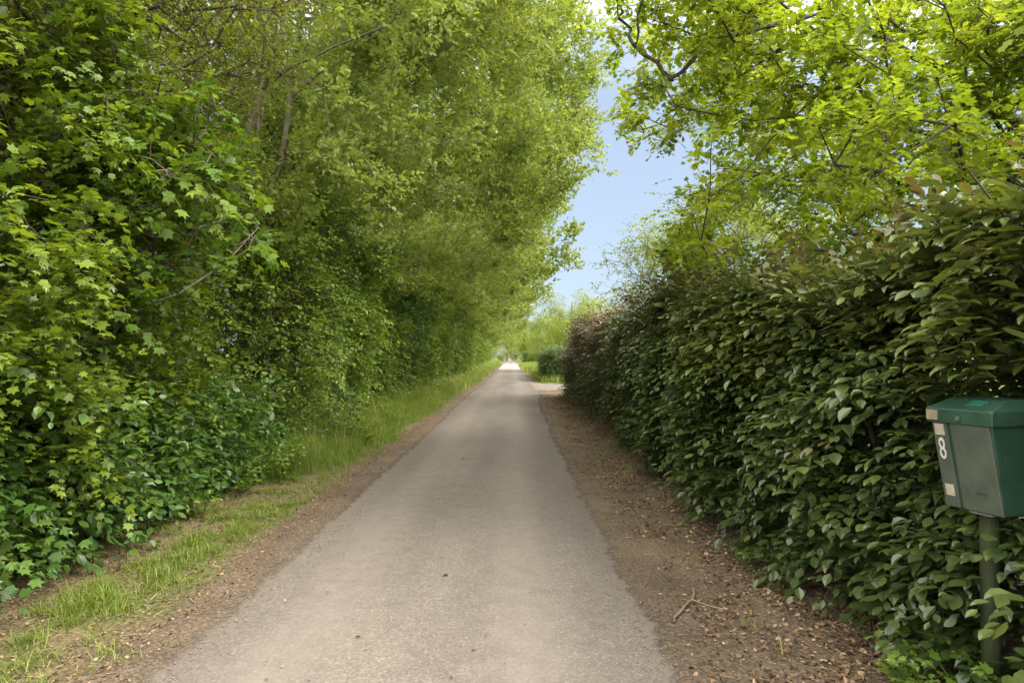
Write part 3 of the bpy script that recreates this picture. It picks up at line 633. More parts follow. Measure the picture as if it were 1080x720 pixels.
    link('foliage', L.mesh(name + '_foliage', OVATE, lk), lm, root)
    sk.P = [p - off for p in sk.P]
    link('stems', sk.mesh(name + '_stems', .004, 5), M['bark_dark'], root)
    return root
CAM = np.array([0., 0., 1.55])
def boxkeep(p):
    """the mailbox stands in a notch of the hedge"""
    inb = (p[:, 0] > 1.62) & (p[:, 0] < 2.42) & (p[:, 1] > 2.2) & (p[:, 1] < 3.20) & (p[:, 2] > .85) & (p[:, 2] < 1.45)
    front = (p[:, 1] < 2.80) & (p[:, 0] < 2.22) & (p[:, 2] > .25) & (RNG.random(len(p)) < np.where(p[:, 2] > .72, 1., .72))
    post = (np.hypot(p[:, 0] - 2.03, p[:, 1] - 2.92) < .085)
    sprig = (p[:, 1] < 2.80) & (p[:, 0] > 1.80) & (((p[:, 2] > .2) & (p[:, 2] < .80)) | (p[:, 0] > 2.08))
    return ~(inb & ~(sprig & (p[:, 0] > 2.10) & (p[:, 1] < 2.78)) | (front & ~(sprig & (RNG.random(len(p)) < .5))) | post)
hf = lambda y: 2.02 + .05 * np.sin(np.asarray(y) * .6) - .10 * smooth(3, 5, y) + .17 * smooth(7, 16, y) + .12 * (1 - smooth(2.2, 3.3, y))
hbk = lambda y: 3.35 + 0 * np.asarray(y)
hedge('beech_hedge', 'long dark green beech hedge with glossy leaves on the right behind the mailbox', 1.2, 13.4, hf, hbk, hedge_top, M['beech'], .105, 240, 9, .8, 2.6, shoots=260, leafkeep=boxkeep)
hedge('copper_hedge', 'purple brown leaved end of the right hedge with upright shoots, beside the driveway', 13.3, 26.5, lambda y: 2.11 + 0 * np.asarray(y), lambda y: 3.6 + 0 * np.asarray(y), lambda y: hedge_top(y) - .02 + .12 * smooth(19, 21, y) * (1 - smooth(22, 24, y)) - .75 * smooth(22.5, 26.8, y) ** 1.5, M['copper'], .092, 140, 8, 1., 2.8, shoots=90)
hedge('clipped_hedge', 'clipped dark green hedge beyond the driveway on the right', 40.5, 56, lambda y: 1.75 + .02 * np.asarray(y) - .8 + 0.35, lambda y: 4.2 + 0 * np.asarray(y), lambda y: 1.9 + 0 * np.asarray(y), M['clip'], .11, 110, 7, 0., 3, shoots=4)

# --- trees on the right ----------------------------------------------------------------------
mb = (7.3, 8.2, .1)
def mkeep(p):
    wx = p[:, 0] + mb[0]; wy = p[:, 1] + mb[1]; wz = p[:, 2] + mb[2]
    lim = .80 + .78 * (1 - smooth(4.1, 4.9, wz)) + .20 * np.maximum(wy - 6.0, 0) + .12 * np.sin(wz * 4. + wy)
    return (wz > 2.5 + .2 * np.sin(wx * 1.5)) & (wy > 3.4) & (wx > lim) & (wx < 7.6)
mp = clumps(170, ell((-2.3, -.6, 4.1), (5.2, 4.4, 2.2), .1, (-1, -.4, 0), .35), 11, .34, mkeep, .38)
plant('yellow_maple', mb, 'spreading tree with bright yellow green leaves reaching over the right hedge', 'tree',
      [([(0, 0, 0), (-.1, -.1, 1.6), (-.5, -.2, 2.9), (-1.4, -.5, 4.0), (-2.6, -.8, 4.6), (-4.0, -1.0, 5.1)], .12, .03), ([(-.1, -.1, 1.6), (-.3, -1.0, 3.0), (-1.3, -2.1, 3.7), (-2.5, -2.8, 3.9)], .06, .022), ([(-.1, -.1, 1.6), (.2, .3, 3.4), (-.2, .5, 5.2), (-.5, .6, 6.8)], .11, .03), ([(-4.0, -1.0, 5.1), (-5.3, -1.4, 4.6), (-5.75, -1.7, 4.1)], .03, .02), ([(-5.75, -1.7, 4.1), (-6.1, -1.7, 4.45), (-6.25, -1.7, 4.75), (-6.5, -1.7, 5.3)], .022, .01), ([(-6.1, -1.7, 4.45), (-6.05, -1.7, 4.8), (-5.95, -1.75, 5.3)], .014, .008)],
      mp, M['maple_y'], M['bark_dark'], 8, .30, 9, .085, tpl=LOBE5, twigfrac=.45, w=.3, minz=1.4, rt=.0024, droop=.25, flat=.9, jit=.32, sph=.14, up=1.6)
plant('pale_tree', (6.6, 20.5, .1), 'smaller pale green tree behind the purple end of the right hedge', 'tree', [([(0, 0, 0), (-.1, 0, 1.5), (-.2, .1, 3.2), (-.1, 0, 5.0)], .11, .03)],
      clumps(75, ell((0, 0, 3.6), (3.4, 2.8, 2.6), .4, (-1, -.5, 0), .3), 9, .4, lambda p: p[:, 2] > 1.2), M['pale'], M['bark'], 8, .4, 10, .07, tpl=HEX, twigfrac=.2, minz=1., droop=.3, flat=.5, jit=.5, sph=.28)
ft = plant('field_tree', (5.6, 64, 0), 'light green rounded tree rising beyond the clipped hedge', 'tree', [([(0, 0, 0), (.1, 0, 2), (0, .1, 4.5), (0, 0, 6.6)], .16, .04)],
      clumps(70, ell((0, 0, 4.4), (3.5, 3.2, 3.4), .4), 9, .5, lambda p: p[:, 2] > .9), M['pale'], M['bark'], 7, .5, 8, .12, tpl=RHOMB, twigfrac=.1, minz=.8, droop=.3, flat=.4, jit=.6, sph=.35)
GF = 'far trees around the road end'
for k, (x, y, s, lab) in enumerate([(10.5, 72, 1.05, 'light green tree half hidden behind the purple end of the hedge'), (4.2, 98, .75, 'small yellowish tree right of the road end'), (9, 120, 1.3, 'far tree behind the small yellowish one at the road end'), (-1.5, 205, 1.5, 'hazy tree straight beyond the road end'),
                                    (5, 190, 1.2, 'hazy tree just right of the road end'), (14, 180, 1.5, 'hazy far tree over the clipped hedge'), (-9, 200, 1.7, 'hazy far tree left of the road end'), (22, 150, 1.6, 'hazy far tree hidden by the right hedge'), (1.5, 240, 2.0, 'farthest tall tree over the road end')]):
    c = copy_tree(ft, (x, y, 0), RNG.uniform(0, 6), s, lab); c['group'] = GF
for x, y, s in [(-9.5, 188, .6), (-6, 193, .7), (-2.6, 190, .55), (.6, 196, .62), (3.8, 187, .6), (7.2, 183, .7)]:
    c = copy_tree(ft, (x, y, -.6), RNG.uniform(0, 6), s, 'low pale bushy tree in the hazy row across the road end'); c['group'] = GF

for k, (x, y) in enumerate([(-11, 165), (-7.5, 172), (4.5, 172), (6.5, 160), (10, 150), (14.5, 142), (-15, 160)]):
    c = copy_tree(first[[2, 3, 5][k % 3]], (x, y, 0), RNG.uniform(0, 6), 1.7 + .3 * (k % 2), 'bush in the hazy line that closes the view at the road end'); c['group'] = 'bushes across the road end'
# ------------------------------------------------------------------ grass
def blades(L, x, y, h, w, seed=0):
    pass
def grass_mesh(name, x, y, h, w, lean, tint):
    n = len(x); a = RNG.uniform(0, 6.283, n); d = np.stack([np.cos(a), np.sin(a)], 1); t = np.stack([-d[:, 1], d[:, 0]], 1)
    z0 = ground_z(x, y) - .01
    ts = np.array([0, .4, .75, 1.]); ws = np.array([.8, 1, .65, .0])
    V = []
    for k, tt in enumerate(ts):
        cx = x + d[:, 0] * lean * h * tt ** 2; cy = y + d[:, 1] * lean * h * tt ** 2; cz = z0 + h * (tt - .35 * lean * tt ** 2.5)
        if k < 3:
            for s in (-1, 1): V.append(np.stack([cx + s * t[:, 0] * w * ws[k], cy + s * t[:, 1] * w * ws[k], cz], 1))
        else: V.append(np.stack([cx, cy, cz], 1))
    V = np.stack(V, 1)
    lv = np.array([0, 1, 3, 2, 2, 3, 5, 4, 4, 5, 6]); st = np.array([0, 4, 8])
    return raw_mesh(name, V.reshape(-1, 3), (lv[None] + (np.arange(n) * 7)[:, None]).ravel(), (st[None] + (np.arange(n) * 11)[:, None]).ravel(), {'tint': ('FACE', np.repeat(tint, 3)), 'age': ('FACE', np.zeros(n * 3))})
def tufts(n, per, xr, yr, rad, maskf):
    x = RNG.uniform(*xr, n); y = RNG.uniform(*yr, n); k = RNG.random(n) < maskf(x, y); x, y = x[k], y[k]
    x = np.repeat(x, per) + RNG.normal(0, rad, len(x) * per); y = np.repeat(y, per) + RNG.normal(0, rad, len(y) * per); return x, y
def gnoise(x, y): return fbm(x * .8, y * .55 + 3, 21) * .6 + fbm(x * 2.6, y * 2.6, 33) * .4
def m_short(x, y): return smooth(.465, .57, gnoise(x, y)) * smooth(.42, .75, rl(y) - x) * smooth(.30, .55, noise2(x * 5, y * 5, 8)) * .95 * (1 - .93 * smooth(.95, 1.3, rl(y) - x)) + .012
x, y = tufts(3800, 22, (-3.6, -1.95), (2.6, 10), .03, m_short)
h = RNG.uniform(.03, .135, len(x)) * (.6 + .8 * noise2(x * 4, y * 4, 5)); me = grass_mesh('verge_grass', x, y, h, RNG.uniform(.0011, .0026, len(x)), RNG.uniform(.3, 1.5, len(x)), np.clip(RNG.normal(.45, .27, len(x)), 0, 1))
tag(link('verge_grass', me, M['grass']), 'short green grass tufts in the trampled left verge', 'grass', kind='stuff')
def m_tall(x, y): return smooth(.30, .95, (rl(y) - x) + (gnoise(x, y) - .5) * .9) * smooth(7.6, 9.6, y + (x + 3) * 1.2 * -1)
x, y = tufts(7000, 22, (-4.2, -1.9), (7.2, 30), .06, m_tall)
hm = .20 + .36 * smooth(.4, 1.4, rl(y) - x)
h = hm * RNG.uniform(.35, 1.25, len(x)) * (.55 + .9 * fbm(x * 2.2, y * 1.6, 15, 3)); me = grass_mesh('tall_grass', x, y, h, RNG.uniform(.0012, .0030, len(x)), RNG.uniform(.2, 1.3, len(x)), np.clip(RNG.normal(.36, .26, len(x)), 0, 1))
tag(link('tall_grass', me, M['grass']), 'tall rough grass filling the left verge further along', 'grass', kind='stuff')
x, y = tufts(600, 2, (-4.0, -2.1), (7.6, 34), .05, m_tall)
me = grass_mesh('seed_stalks', x, y, RNG.uniform(.45, 1.0, len(x)), RNG.uniform(.0012, .0026, len(x)), RNG.uniform(.05, .5, len(x)), RNG.uniform(.86, 1, len(x)))
tag(link('seed_stalks', me, M['grass']), 'pale dry flowering stalks in the tall grass', 'grass', kind='stuff')
x, y = tufts(4500, 9, (-4.6, -1.7), (30, 120), .12, lambda x, y: smooth(.3, .9, (rl(y) - x)))
x2, y2 = tufts(2600, 9, (1.0, 6.), (38.5, 125), .12, lambda x, y: smooth(.15, .7, x - rr(y)))
x = np.concatenate([x, x2]); y = np.concatenate([y, y2])
h = RNG.uniform(.25, .7, len(x)); me = grass_mesh('far_grass', x, y, h, RNG.uniform(.006, .014, len(x)), RNG.uniform(.15, .8, len(x)), np.clip(RNG.normal(.5, .25, len(x)), 0, 1))
tag(link('far_grass', me, M['grass']), 'long grass on both verges near the road end', 'grass', kind='stuff')
x, y = tufts(800, 12, (1.15, 2.2), (3, 27), .03, lambda x, y: smooth(.56, .66, gnoise(x * 1.3 + 9, y)) * smooth(.3, .6, x - rr(y)) * (.25 + .75 * smooth(7, 9, y)))
h = RNG.uniform(.04, .14, len(x)); me = grass_mesh('sparse_grass', x, y, h, RNG.uniform(.0016, .0034, len(x)), RNG.uniform(.3, 1.2, len(x)), np.clip(RNG.normal(.45, .22, len(x)), 0, 1))
tag(link('sparse_grass', me, M['grass']), 'sparse grass tufts in the brown strip below the hedge', 'grass', kind='stuff')
# straw: fallen dry stalks
def stalks(name, label, n, xr, yr, maskf, ln, mat):
    x = RNG.uniform(*xr, n); y = yr[0] + (yr[1] - yr[0]) * RNG.random(n) ** 1.5; k = RNG.random(n) < maskf(x, y); x, y = x[k], y[k]; n = len(x)
    a = RNG.uniform(0, 6.283, n); d = np.stack([np.cos(a), np.sin(a), RNG.normal(0, .12, n)], 1); l = RNG.uniform(*ln, n)
    tpl = T([(0, .012, 0), (.5, .02, .03), (1, .0, 0), (.5, -.02, .03), (0, -.012, 0)], [(0, 4, 3, 1), (1, 3, 2)])
    co, lv, st, nf = leaves(np.stack([x, y, ground_z(x, y) + .006 + RNG.random(n) * .012], 1), d, np.array([[0, 0, 1.]]) + RNG.normal(0, .2, (n, 3)), l, tpl)
    me = raw_mesh(name, co, lv, st, {'tint': ('FACE', np.repeat(RNG.random(n), nf))})
    tag(link(name, me, mat), label, 'litter', kind='stuff')
stalks('dry_straw', 'dry straw stalks lying in the left verge', 11000, (-3.7, -1.9), (2.5, 14), lambda x, y: smooth(.25, .55, rl(y) - x) * .9, (.025, .10), M['straw'])
stalks('twig_litter', 'thin dry stalks and twigs on the soil below the hedge', 2600, (.95, 2.4), (2.2, 20), lambda x, y: smooth(.12, .5, x - rr(y)) * .8, (.02, .10), M['straw'])
def litter(name, label, n, xr, yr, maskf, size, mat, tpl=HEX, lift=.012):
    x = RNG.uniform(*xr, n); y = yr[0] + (yr[1] - yr[0]) * RNG.random(n) ** 1.6; k = RNG.random(n) < maskf(x, y); x, y = x[k], y[k]; n = len(x)
    a = RNG.uniform(0, 6.283, n); d = np.stack([np.cos(a), np.sin(a), RNG.normal(0, .25, n)], 1); sz = size[0] + (size[1] - size[0]) * RNG.random(n) ** 2
    co, lv, st, nf = leaves(np.stack([x, y, ground_z(x, y) + .004 + RNG.random(n) * lift], 1), d, np.array([[0, 0, 1.]]) + RNG.normal(0, .4, (n, 3)), sz, tpl, curl=RNG.uniform(-3, 4, n), width=RNG.uniform(.5, 1.2, n))
    me = raw_mesh(name, co, lv, st, {'tint': ('FACE', np.repeat(RNG.random(n), nf))})
    return tag(link(name, me, mat), label, 'litter', kind='stuff')
litter('leaf_litter', 'brown dead leaves and husks strewn below the hedge', 95000, (.85, 2.7), (2.0, 28), lambda x, y: np.clip(smooth(.0, .7, x - rr(y) + (gnoise(x * 2, y * 2) - .5) * .5), 0, 1) * (.25 + .75 * smooth(.4, .6, gnoise(x * 1.7 + 3, y * 1.7))), (.007, .045), M['litter'])
litter('leaf_litter', 'brown dead leaf crumbs in the left verge soil', 42000, (-3.7, -1.65), (2.3, 18), lambda x, y: smooth(.0, .4, rl(y) - x) * .8, (.008, .03), M['litter'])
def road_bits(n):
    x = RNG.uniform(-1.55, .75, n); y = 2.4 + 16 * RNG.random(n) ** 1.4; a = RNG.uniform(0, 6.283, n)
    d = np.stack([np.cos(a), np.sin(a), RNG.normal(0, .2, n)], 1)
    co, lv, st, nf = leaves(np.stack([x, y, np.full(n, .034)], 1), d, np.array([[0, 0, 1.]]) + RNG.normal(0, .4, (n, 3)), .006 + .022 * RNG.random(n) ** 3, HEX, curl=RNG.uniform(-3, 4, n), width=RNG.uniform(.4, 1.1, n))
    me = raw_mesh('leaf_crumbs', co, lv, st, {'tint': ('FACE', np.repeat(RNG.random(n), nf))})
    tag(link('leaf_crumbs', me, M['litter']), 'tiny leaf crumbs blown over the asphalt', 'litter', kind='stuff')
road_bits(420)
# pebbles & crumbs at the road edges: little eight faced stones
def pebbles(name, label, n, side):
    y = 2.2 + 26 * RNG.random(n) ** 2
    off = np.abs(RNG.normal(0, .13, n)) * np.where(RNG.random(n) < .5, 1, -1)
    x = (rl(y) - off) if side < 0 else (rr(y) + off)
    r = .0018 + .0075 * RNG.random(n) ** 4
    o = np.array([(1, 0, 0), (0, 1, 0), (-1, 0, 0), (0, -1, 0), (0, 0, .8), (0, 0, -.5)]); f = np.array([(0, 1, 4), (1, 2, 4), (2, 3, 4), (3, 0, 4), (1, 0, 5), (2, 1, 5), (3, 2, 5), (0, 3, 5)])
    v = o[None] * r[:, None, None] * RNG.uniform(.6, 1.3, (n, 6, 1)); a = RNG.uniform(0, 6.28, n); c, s = np.cos(a)[:, None], np.sin(a)[:, None]
    v = np.stack([v[..., 0] * c - v[..., 1] * s, v[..., 0] * s + v[..., 1] * c, v[..., 2]], -1)
    z = np.where(off < 0, .012, ground_z(x, y) + .004)
    co = v + np.stack([x, y, z], 1)[:, None, :]
    me = raw_mesh(name, co.reshape(-1, 3), (f[None] + (np.arange(n) * 6)[:, None, None]).ravel(), np.arange(n * 8) * 3)
    tag(link(name, me, M['pebble']), label, 'gravel', kind='stuff')
pebbles('gravel', 'loose grit along the left edge of the asphalt', 7000, -1)
pebbles('gravel', 'loose grit along the right edge of the asphalt', 8000, 1)

# ------------------------------------------------------------------ small separate plants and bits
def herb(name, label, base, h, r, n, mat, tpl, size, cat, nl=6, length=.22, nst=10, droop=.35, group=None):
    root = empty(name, base); tag(root, label, cat, group); sk = Skel(); L = Leafage(); O = []; A = []; Ln = []
    for k in range(nst):
        a = RNG.uniform(0, 6.28); q = r * RNG.random() ** .5; hh = h * RNG.uniform(.6, 1.05); lean = RNG.normal(0, .12, 2)
        p0 = np.array([q * math.cos(a), q * math.sin(a), -.03]); p1 = np.array([p0[0] * 1.35 + lean[0], p0[1] * 1.35 + lean[1], hh]); i = -1
        if k == 0: sk.add((0, 0, -.04), -1, .004)
        i = 0
        for t in np.linspace(0, 1, 6):
            i = sk.add(p0 * (1 - t) + p1 * t + RNG.normal(0, .006, 3), i, .004 * (1.2 - .8 * t))
        for m in range(n):
            t = (m + 1) / n; O.append(p0 * (1 - t) + p1 * t); b = m * 2.4 + a; A.append((math.cos(b), math.sin(b), .45)); Ln.append(length * (1.1 - .5 * t))
    sprays(L, np.array(O), np.array(A), np.array(Ln), nl, size, flat=.8, droop=droop, jit=.3)
    link('foliage', L.mesh(name + '_foliage', tpl), mat, root); link('stems', sk.mesh(name + '_stems', .003, 4), mat, root) if False else link('stems', sk.mesh(name + '_stems', .003, 4), M['weed'], root)
    return root
herb('nettle_clump', 'dark leafy nettle clump standing alone in the left tall grass', (-2.85, 11.2, .02), .85, .26, 7, M['nettle'], OVATE, .085, 'nettles', nl=4, length=.13, nst=14)
GH = 'leafy weeds in the left verge'
herb('leafy_weed', 'bright leafy weed at the front edge of the tall grass', (-3.05, 9.0, .02), .55, .2, 6, M['weed'], OVATE, .07, 'weed', nl=4, length=.13, nst=10, group=GH)
herb('leafy_weed', 'small pale weed beside the nettle clump', (-3.3, 10.2, .02), .6, .22, 6, M['weed'], OVATE, .07, 'weed', nl=4, length=.14, nst=12, group=GH)
wl = ['at the foot of the second bramble mound', 'in front of the fourth bramble mound', 'where straw gives way to tall grass', 'between the nettle clump and the road', 'just past the nettle clump', 'under the halfway thorn bush', 'deep in the tall grass by the hazel bush', 'near the soil strip in the tall grass', 'far along the tall grass', 'last one seen in the tall grass']
for k, (x, y, h) in enumerate([(-3.1, 6.6, .35), (-3.15, 7.6, .5), (-2.9, 8.4, .5), (-2.55, 11.6, .5), (-3.1, 12.4, .75), (-3.3, 13.8, .8), (-3.2, 15.6, .8), (-2.5, 14.4, .5), (-3.0, 18.0, .8), (-2.8, 20.5, .8)]):
    herb('leafy_weed', ('broad leaved pale weed ' if k % 2 else 'slender bright weed ') + wl[k], (x, y, float(ground_z(x, y))), h, .24, 6, M['weed'] if k % 3 else M['elm'], OVATE if k % 2 else HEX, .075, 'weed', nl=4, length=.14, nst=13, group=GH)
herb('seedling_patch', 'light green lobed seedlings around the foot of the mailbox post', (2.0, 2.98, .05), .20, .26, 3, M['weed'], LOBE5, .062, 'seedlings', nl=3, length=.07, nst=30, droop=.2)
herb('seedling_patch', 'small light green sprig at the hedge foot halfway along the strip', (1.72, 5.2, .0), .14, .14, 3, M['weed'], OVATE, .05, 'seedlings', nl=3, length=.08, nst=9, droop=.2)
# stick on the right strip
def stick(name, label, pts, r0, r1, side=None, mat='twig', cat='stick'):
    sk = Skel(); ids = sk.trunk(pts, r0, r1, sub=3, wob=.004)
    if side is not None:
        i = ids[side[0]]; 
        for p in side[1]: i = sk.add(p, i, r1 * .9)
    me = sk.mesh(name, .003, 7); return tag(link(name, me, M[mat]), label, cat)
zz = lambda x, y, d=.012: float(ground_z(x, y)) + d
sx, sy = 1.03, 4.18
stick('fallen_stick', 'thin forked grey stick lying on the soil beside the right road edge', [(sx + u_, sy + v_, zz(sx + u_, sy + v_, .016 + .02 * u_)) for u_, v_ in ((-.09, -.17), (.0, .0), (.09, .15), (.15, .30), (.19, .45))], .011, .005,
      (7, [(sx + .20, sy + .13, zz(sx + .2, sy + .13, .02)), (sx + .29, sy + .12, zz(sx + .29, sy + .12))]))
def dead_leaf(label, x, y, s, z=None, green=False):
    d = np.array([[math.cos(x * 50), math.sin(x * 50), .1]]); 
    co, lv, st, nf = leaves(np.array([[0., 0, 0]]), d, np.array([[.1, .2, 1.]]), np.array([s]), OVATE, curl=np.array([3.]))
    co = np.concatenate([co, co - np.array([0, 0, .0015])]); k = len(co) // 2
    lv2 = np.concatenate([lv, lv + k]); st2 = np.concatenate([st, st + len(lv)])
    me = raw_mesh('fallen_leaf', co, lv2, st2, {'tint': ('FACE', np.full(len(st2), .05 if not green else .7))})
    o = tag(link('fallen_leaf', me, M['litter']), label, 'leaf', 'single dead leaves on the asphalt'); o.location = (x, y, .034 if z is None else z)
dead_leaf('dark dead leaf in the middle of the road, lower left of centre', -.44, 4.75, .038)
dead_leaf('dark curled leaf lying further up the middle of the road', -.72, 10.1, .07)
dead_leaf('small dead leaf at the bottom of the road near the centre', -.19, 3.55, .02)
dead_leaf('small brown leaf left of the road centre in front', -.82, 3.72, .024)

# ------------------------------------------------------------------ mailbox
def paint(name, c0, c1, rough=.42):
    m, nt, N = new_mat(name); L = nt.links.new
    tc = N('ShaderNodeTexCoord'); a = N('ShaderNodeTexNoise'); a.inputs['Scale'].default_value = 7; a.inputs['Detail'].default_value = 8; a.inputs['Roughness'].default_value = .65; L(tc.outputs['Object'], a.inputs['Vector'])
    b = N('ShaderNodeTexNoise'); b.inputs['Scale'].default_value = 90; b.inputs['Detail'].default_value = 4; L(tc.outputs['Object'], b.inputs['Vector'])
    rp = ramp(nt, [(.35, c0), (.72, c1)]); L(a.outputs['Fac'], rp.inputs[0])
    dirt = ramp(nt, [(.66, (0, 0, 0)), (.74, (1, 1, 1))]); L(b.outputs['Fac'], dirt.inputs[0])
    mx = N('ShaderNodeMix', data_type='RGBA'); mx.inputs['B'].default_value = (.16, .17, .13, 1); mu = N('ShaderNodeMath', operation='MULTIPLY'); mu.inputs[1].default_value = .5
    L(dirt.outputs[0], mu.inputs[0]); L(mu.outputs[0], mx.inputs['Factor']); L(rp.outputs[0], mx.inputs['A'])
    pb = N('ShaderNodeBsdfPrincipled'); L(mx.outputs['Result'], pb.inputs['Base Color'])
    rr_ = ramp(nt, [(.3, (rough - .08,) * 3), (.7, (rough + .2,) * 3)]); L(a.outputs['Fac'], rr_.inputs[0]); L(rr_.outputs[0], pb.inputs['Roughness'])
    bp = N('ShaderNodeBump'); bp.inputs['Strength'].default_value = .06; bp.inputs['Distance'].default_value = .01; L(b.outputs['Fac'], bp.inputs['Height']); L(bp.outputs[0], pb.inputs['Normal'])
    out = N('ShaderNodeOutputMaterial'); L(pb.outputs[0], out.inputs[0]); return m
M['mgreen'] = paint('faded_green_paint', (.010, .034, .020), (.016, .047, .028))
M['mfront'] = paint('weathered_green_paint', (.034, .050, .034), (.060, .070, .048), .5)
M['sticker'] = simple_mat('yellowed_sticker', (.24, .205, .15), (.34, .30, .23), 30, .6, .1)
M['white'] = simple_mat('white_vinyl', (.34, .32, .275), (.45, .43, .38), 25, .5, .05)
M['tan'] = simple_mat('browned_sticker', (.13, .10, .06), (.20, .155, .10), 40, .7, .1)
M['teal'] = simple_mat('teal_sticker', (.010, .075, .05), (.02, .11, .075), 30, .5, .05)
M['post'] = simple_mat('green_stained_post', (.012, .019, .005), (.030, .036, .011), 5, .8, .4, 30, stretch=(3, 3, .5))
M['metal'] = simple_mat('grey_steel', (.2, .2, .2), (.3, .3, .29), 30, .45, .05)
import bmesh
def bm_obj(name, bm, mat, parent, bevel=0., seg=2):
    if bevel: bmesh.ops.bevel(bm, geom=list(bm.edges), offset=bevel, segments=seg, profile=.6, affect='EDGES', clamp_overlap=True)
    bmesh.ops.recalc_face_normals(bm, faces=bm.faces)
    me = D.meshes.new(name); bm.to_mesh(me); bm.free()
    for p in me.polygons: p.use_smooth = False
    return link(name, me, mat, parent)
def prism(pts_bottom, pts_top):
    bm = bmesh.new(); a = [bm.verts.new(p) for p in pts_bottom]; b = [bm.verts.new(p) for p in pts_top]; n = len(a)
    bm.faces.new(a[::-1]); bm.faces.new(b)
    for i in range(n): bm.faces.new((a[i], a[(i + 1) % n], b[(i + 1) % n], b[i]))
    return bm
# local frame: -x is the front (road side), y across the front, origin at the post's foot
W, DT, DB, H = .265, .36, .275, .385          # front width, depth at top and bottom, body height
zb = .89
mbx = empty('mailbox', (2.03, 2.92, float(ground_z(2.03, 2.92))), R(19)); tag(mbx, 'green tapered mailbox numbered 8 on a post in front of the beech hedge', 'mailbox')
zb -= mbx.location.z
fb = -.078; ft_ = -.16; bk = ft_ + DT; bkb = fb + DB
body = prism([(fb, -W / 2 + .012, zb), (bkb, -W / 2 + .012, zb), (bkb, W / 2 - .012, zb), (fb, W / 2 - .012, zb)], [(ft_, -W / 2, zb + H), (bk, -W / 2, zb + H), (bk, W / 2, zb + H), (ft_, W / 2, zb + H)])
ob = bm_obj('body', body, M['mgreen'], mbx, .014, 4)
# the weathered front: a raised door panel plus the flat margin holding the number
def fx(z): t = (z - zb) / H; return fb + (ft_ - fb) * t
def fpanel(y0, y1, z0, z1, th0, th1):
    return prism([(fx(z0) - th1, y0, z0), (fx(z0) - th0, y0, z0), (fx(z0) - th0, y1, z0), (fx(z0) - th1, y1, z0)], [(fx(z1) - th1, y0, z1), (fx(z1) - th0, y0, z1), (fx(z1) - th0, y1, z1), (fx(z1) - th1, y1, z1)])
door = bm_obj('front_panel', fpanel(-W / 2 + .007, W / 2 - .088, zb + .006, zb + H - .004, -.004, .010), M['mfront'], mbx, .005, 3)
marg = bm_obj('number_strip', fpanel(W / 2 - .072, W / 2 - .004, zb + .006, zb + H - .004, -.004, .006), M['mfront'], mbx, .003, 2)
def patch(name, y0, y1, z0, z1, mat, d=.0085): return bm_obj(name, fpanel(y0, y1, z0, z1, d - .0015, d), mat, mbx)
s1 = patch('blank_label', W / 2 - .058, W / 2 - .014, zb + H - .066, zb + H - .016, M['sticker'])
s2 = patch('blank_label', W / 2 - .058, W / 2 - .018, zb + .055, zb + .105, M['sticker'])
mk_ = patch('maker_mark', -W / 2 + .055, -W / 2 + .105, zb + .088, zb + .0905, M['mgreen'], .0142)
# lid: skirt and a hipped top
ov = .014; z1 = zb + H - .012; z2 = z1 + .062; z3 = z2 + .042
bm = bmesh.new()
b0 = [(ft_ - ov, -W / 2 - ov, z1), (bk + ov, -W / 2 - ov, z1), (bk + ov, W / 2 + ov, z1), (ft_ - ov, W / 2 + ov, z1)]
b1 = [(ft_ - ov - .004, -W / 2 - ov - .002, z2), (bk + ov, -W / 2 - ov - .002, z2), (bk + ov, W / 2 + ov + .002, z2), (ft_ - ov - .004, W / 2 + ov + .002, z2)]
b2 = [(ft_ + .10, -W / 2 + .012, z3), (bk - .03, -W / 2 + .012, z3), (bk - .03, W / 2 - .012, z3), (ft_ + .10, W / 2 - .012, z3)]
va = [bm.verts.new(p) for p in b0]; vb = [bm.verts.new(p) for p in b1]; vc = [bm.verts.new(p) for p in b2]
bm.faces.new(va[::-1]); bm.faces.new(vc)
for lo, hi in ((va, vb), (vb, vc)):
    for i in range(4): bm.faces.new((lo[i], lo[(i + 1) % 4], hi[(i + 1) % 4], hi[i]))
lid = bm_obj('lid', bm, M['mgreen'], mbx, .006, 3)
def box(name, x0, x1, y0, y1, za, zc, mat, par, bev=0.): return bm_obj(name, prism([(x0, y0, za), (x1, y0, za), (x1, y1, za), (x0, y1, za)], [(x0, y0, zc), (x1, y0, zc), (x1, y1, zc), (x0, y1, zc)]), mat, par, bev)
box('lid_sticker', ft_ - ov - .0075, ft_ - ov - .0025, W / 2 - .044, W / 2 + .008, z1 + .012, z2 - .008, M['tan'], lid)
# teal sticker on the sloping top of the lid
sl = (z3 - z2) / (.10 + ov + .004)
def lidz(x): return z2 + (x - (ft_ - ov - .004)) * sl
bm = prism([(ft_ + .03, -.07, lidz(ft_ + .03) + .0005), (ft_ + .075, -.07, lidz(ft_ + .075) + .0005), (ft_ + .075, .0, lidz(ft_ + .075) + .0005), (ft_ + .03, .0, lidz(ft_ + .03) + .0005)],
           [(ft_ + .03, -.07, lidz(ft_ + .03) + .003), (ft_ + .075, -.07, lidz(ft_ + .075) + .003), (ft_ + .075, .0, lidz(ft_ + .075) + .003), (ft_ + .03, .0, lidz(ft_ + .03) + .003)])
bm_obj('lid_sticker', bm, M['teal'], lid)
# digit 8 on the strip
cu = D.curves.new('digit', 'FONT'); cu.body = '8'; cu.size = .105; cu.extrude = .0012; cu.align_x = 'CENTER'
tmp = D.objects.new('tmp', cu); COL.objects.link(tmp)
bpy.context.view_layer.update()
dme = D.meshes.new_from_object(tmp.evaluated_get(bpy.context.evaluated_depsgraph_get())); D.objects.remove(tmp)
dg = link('house_number', dme, M['white'], mbx)
tilt = math.atan2(ft_ - fb, H)
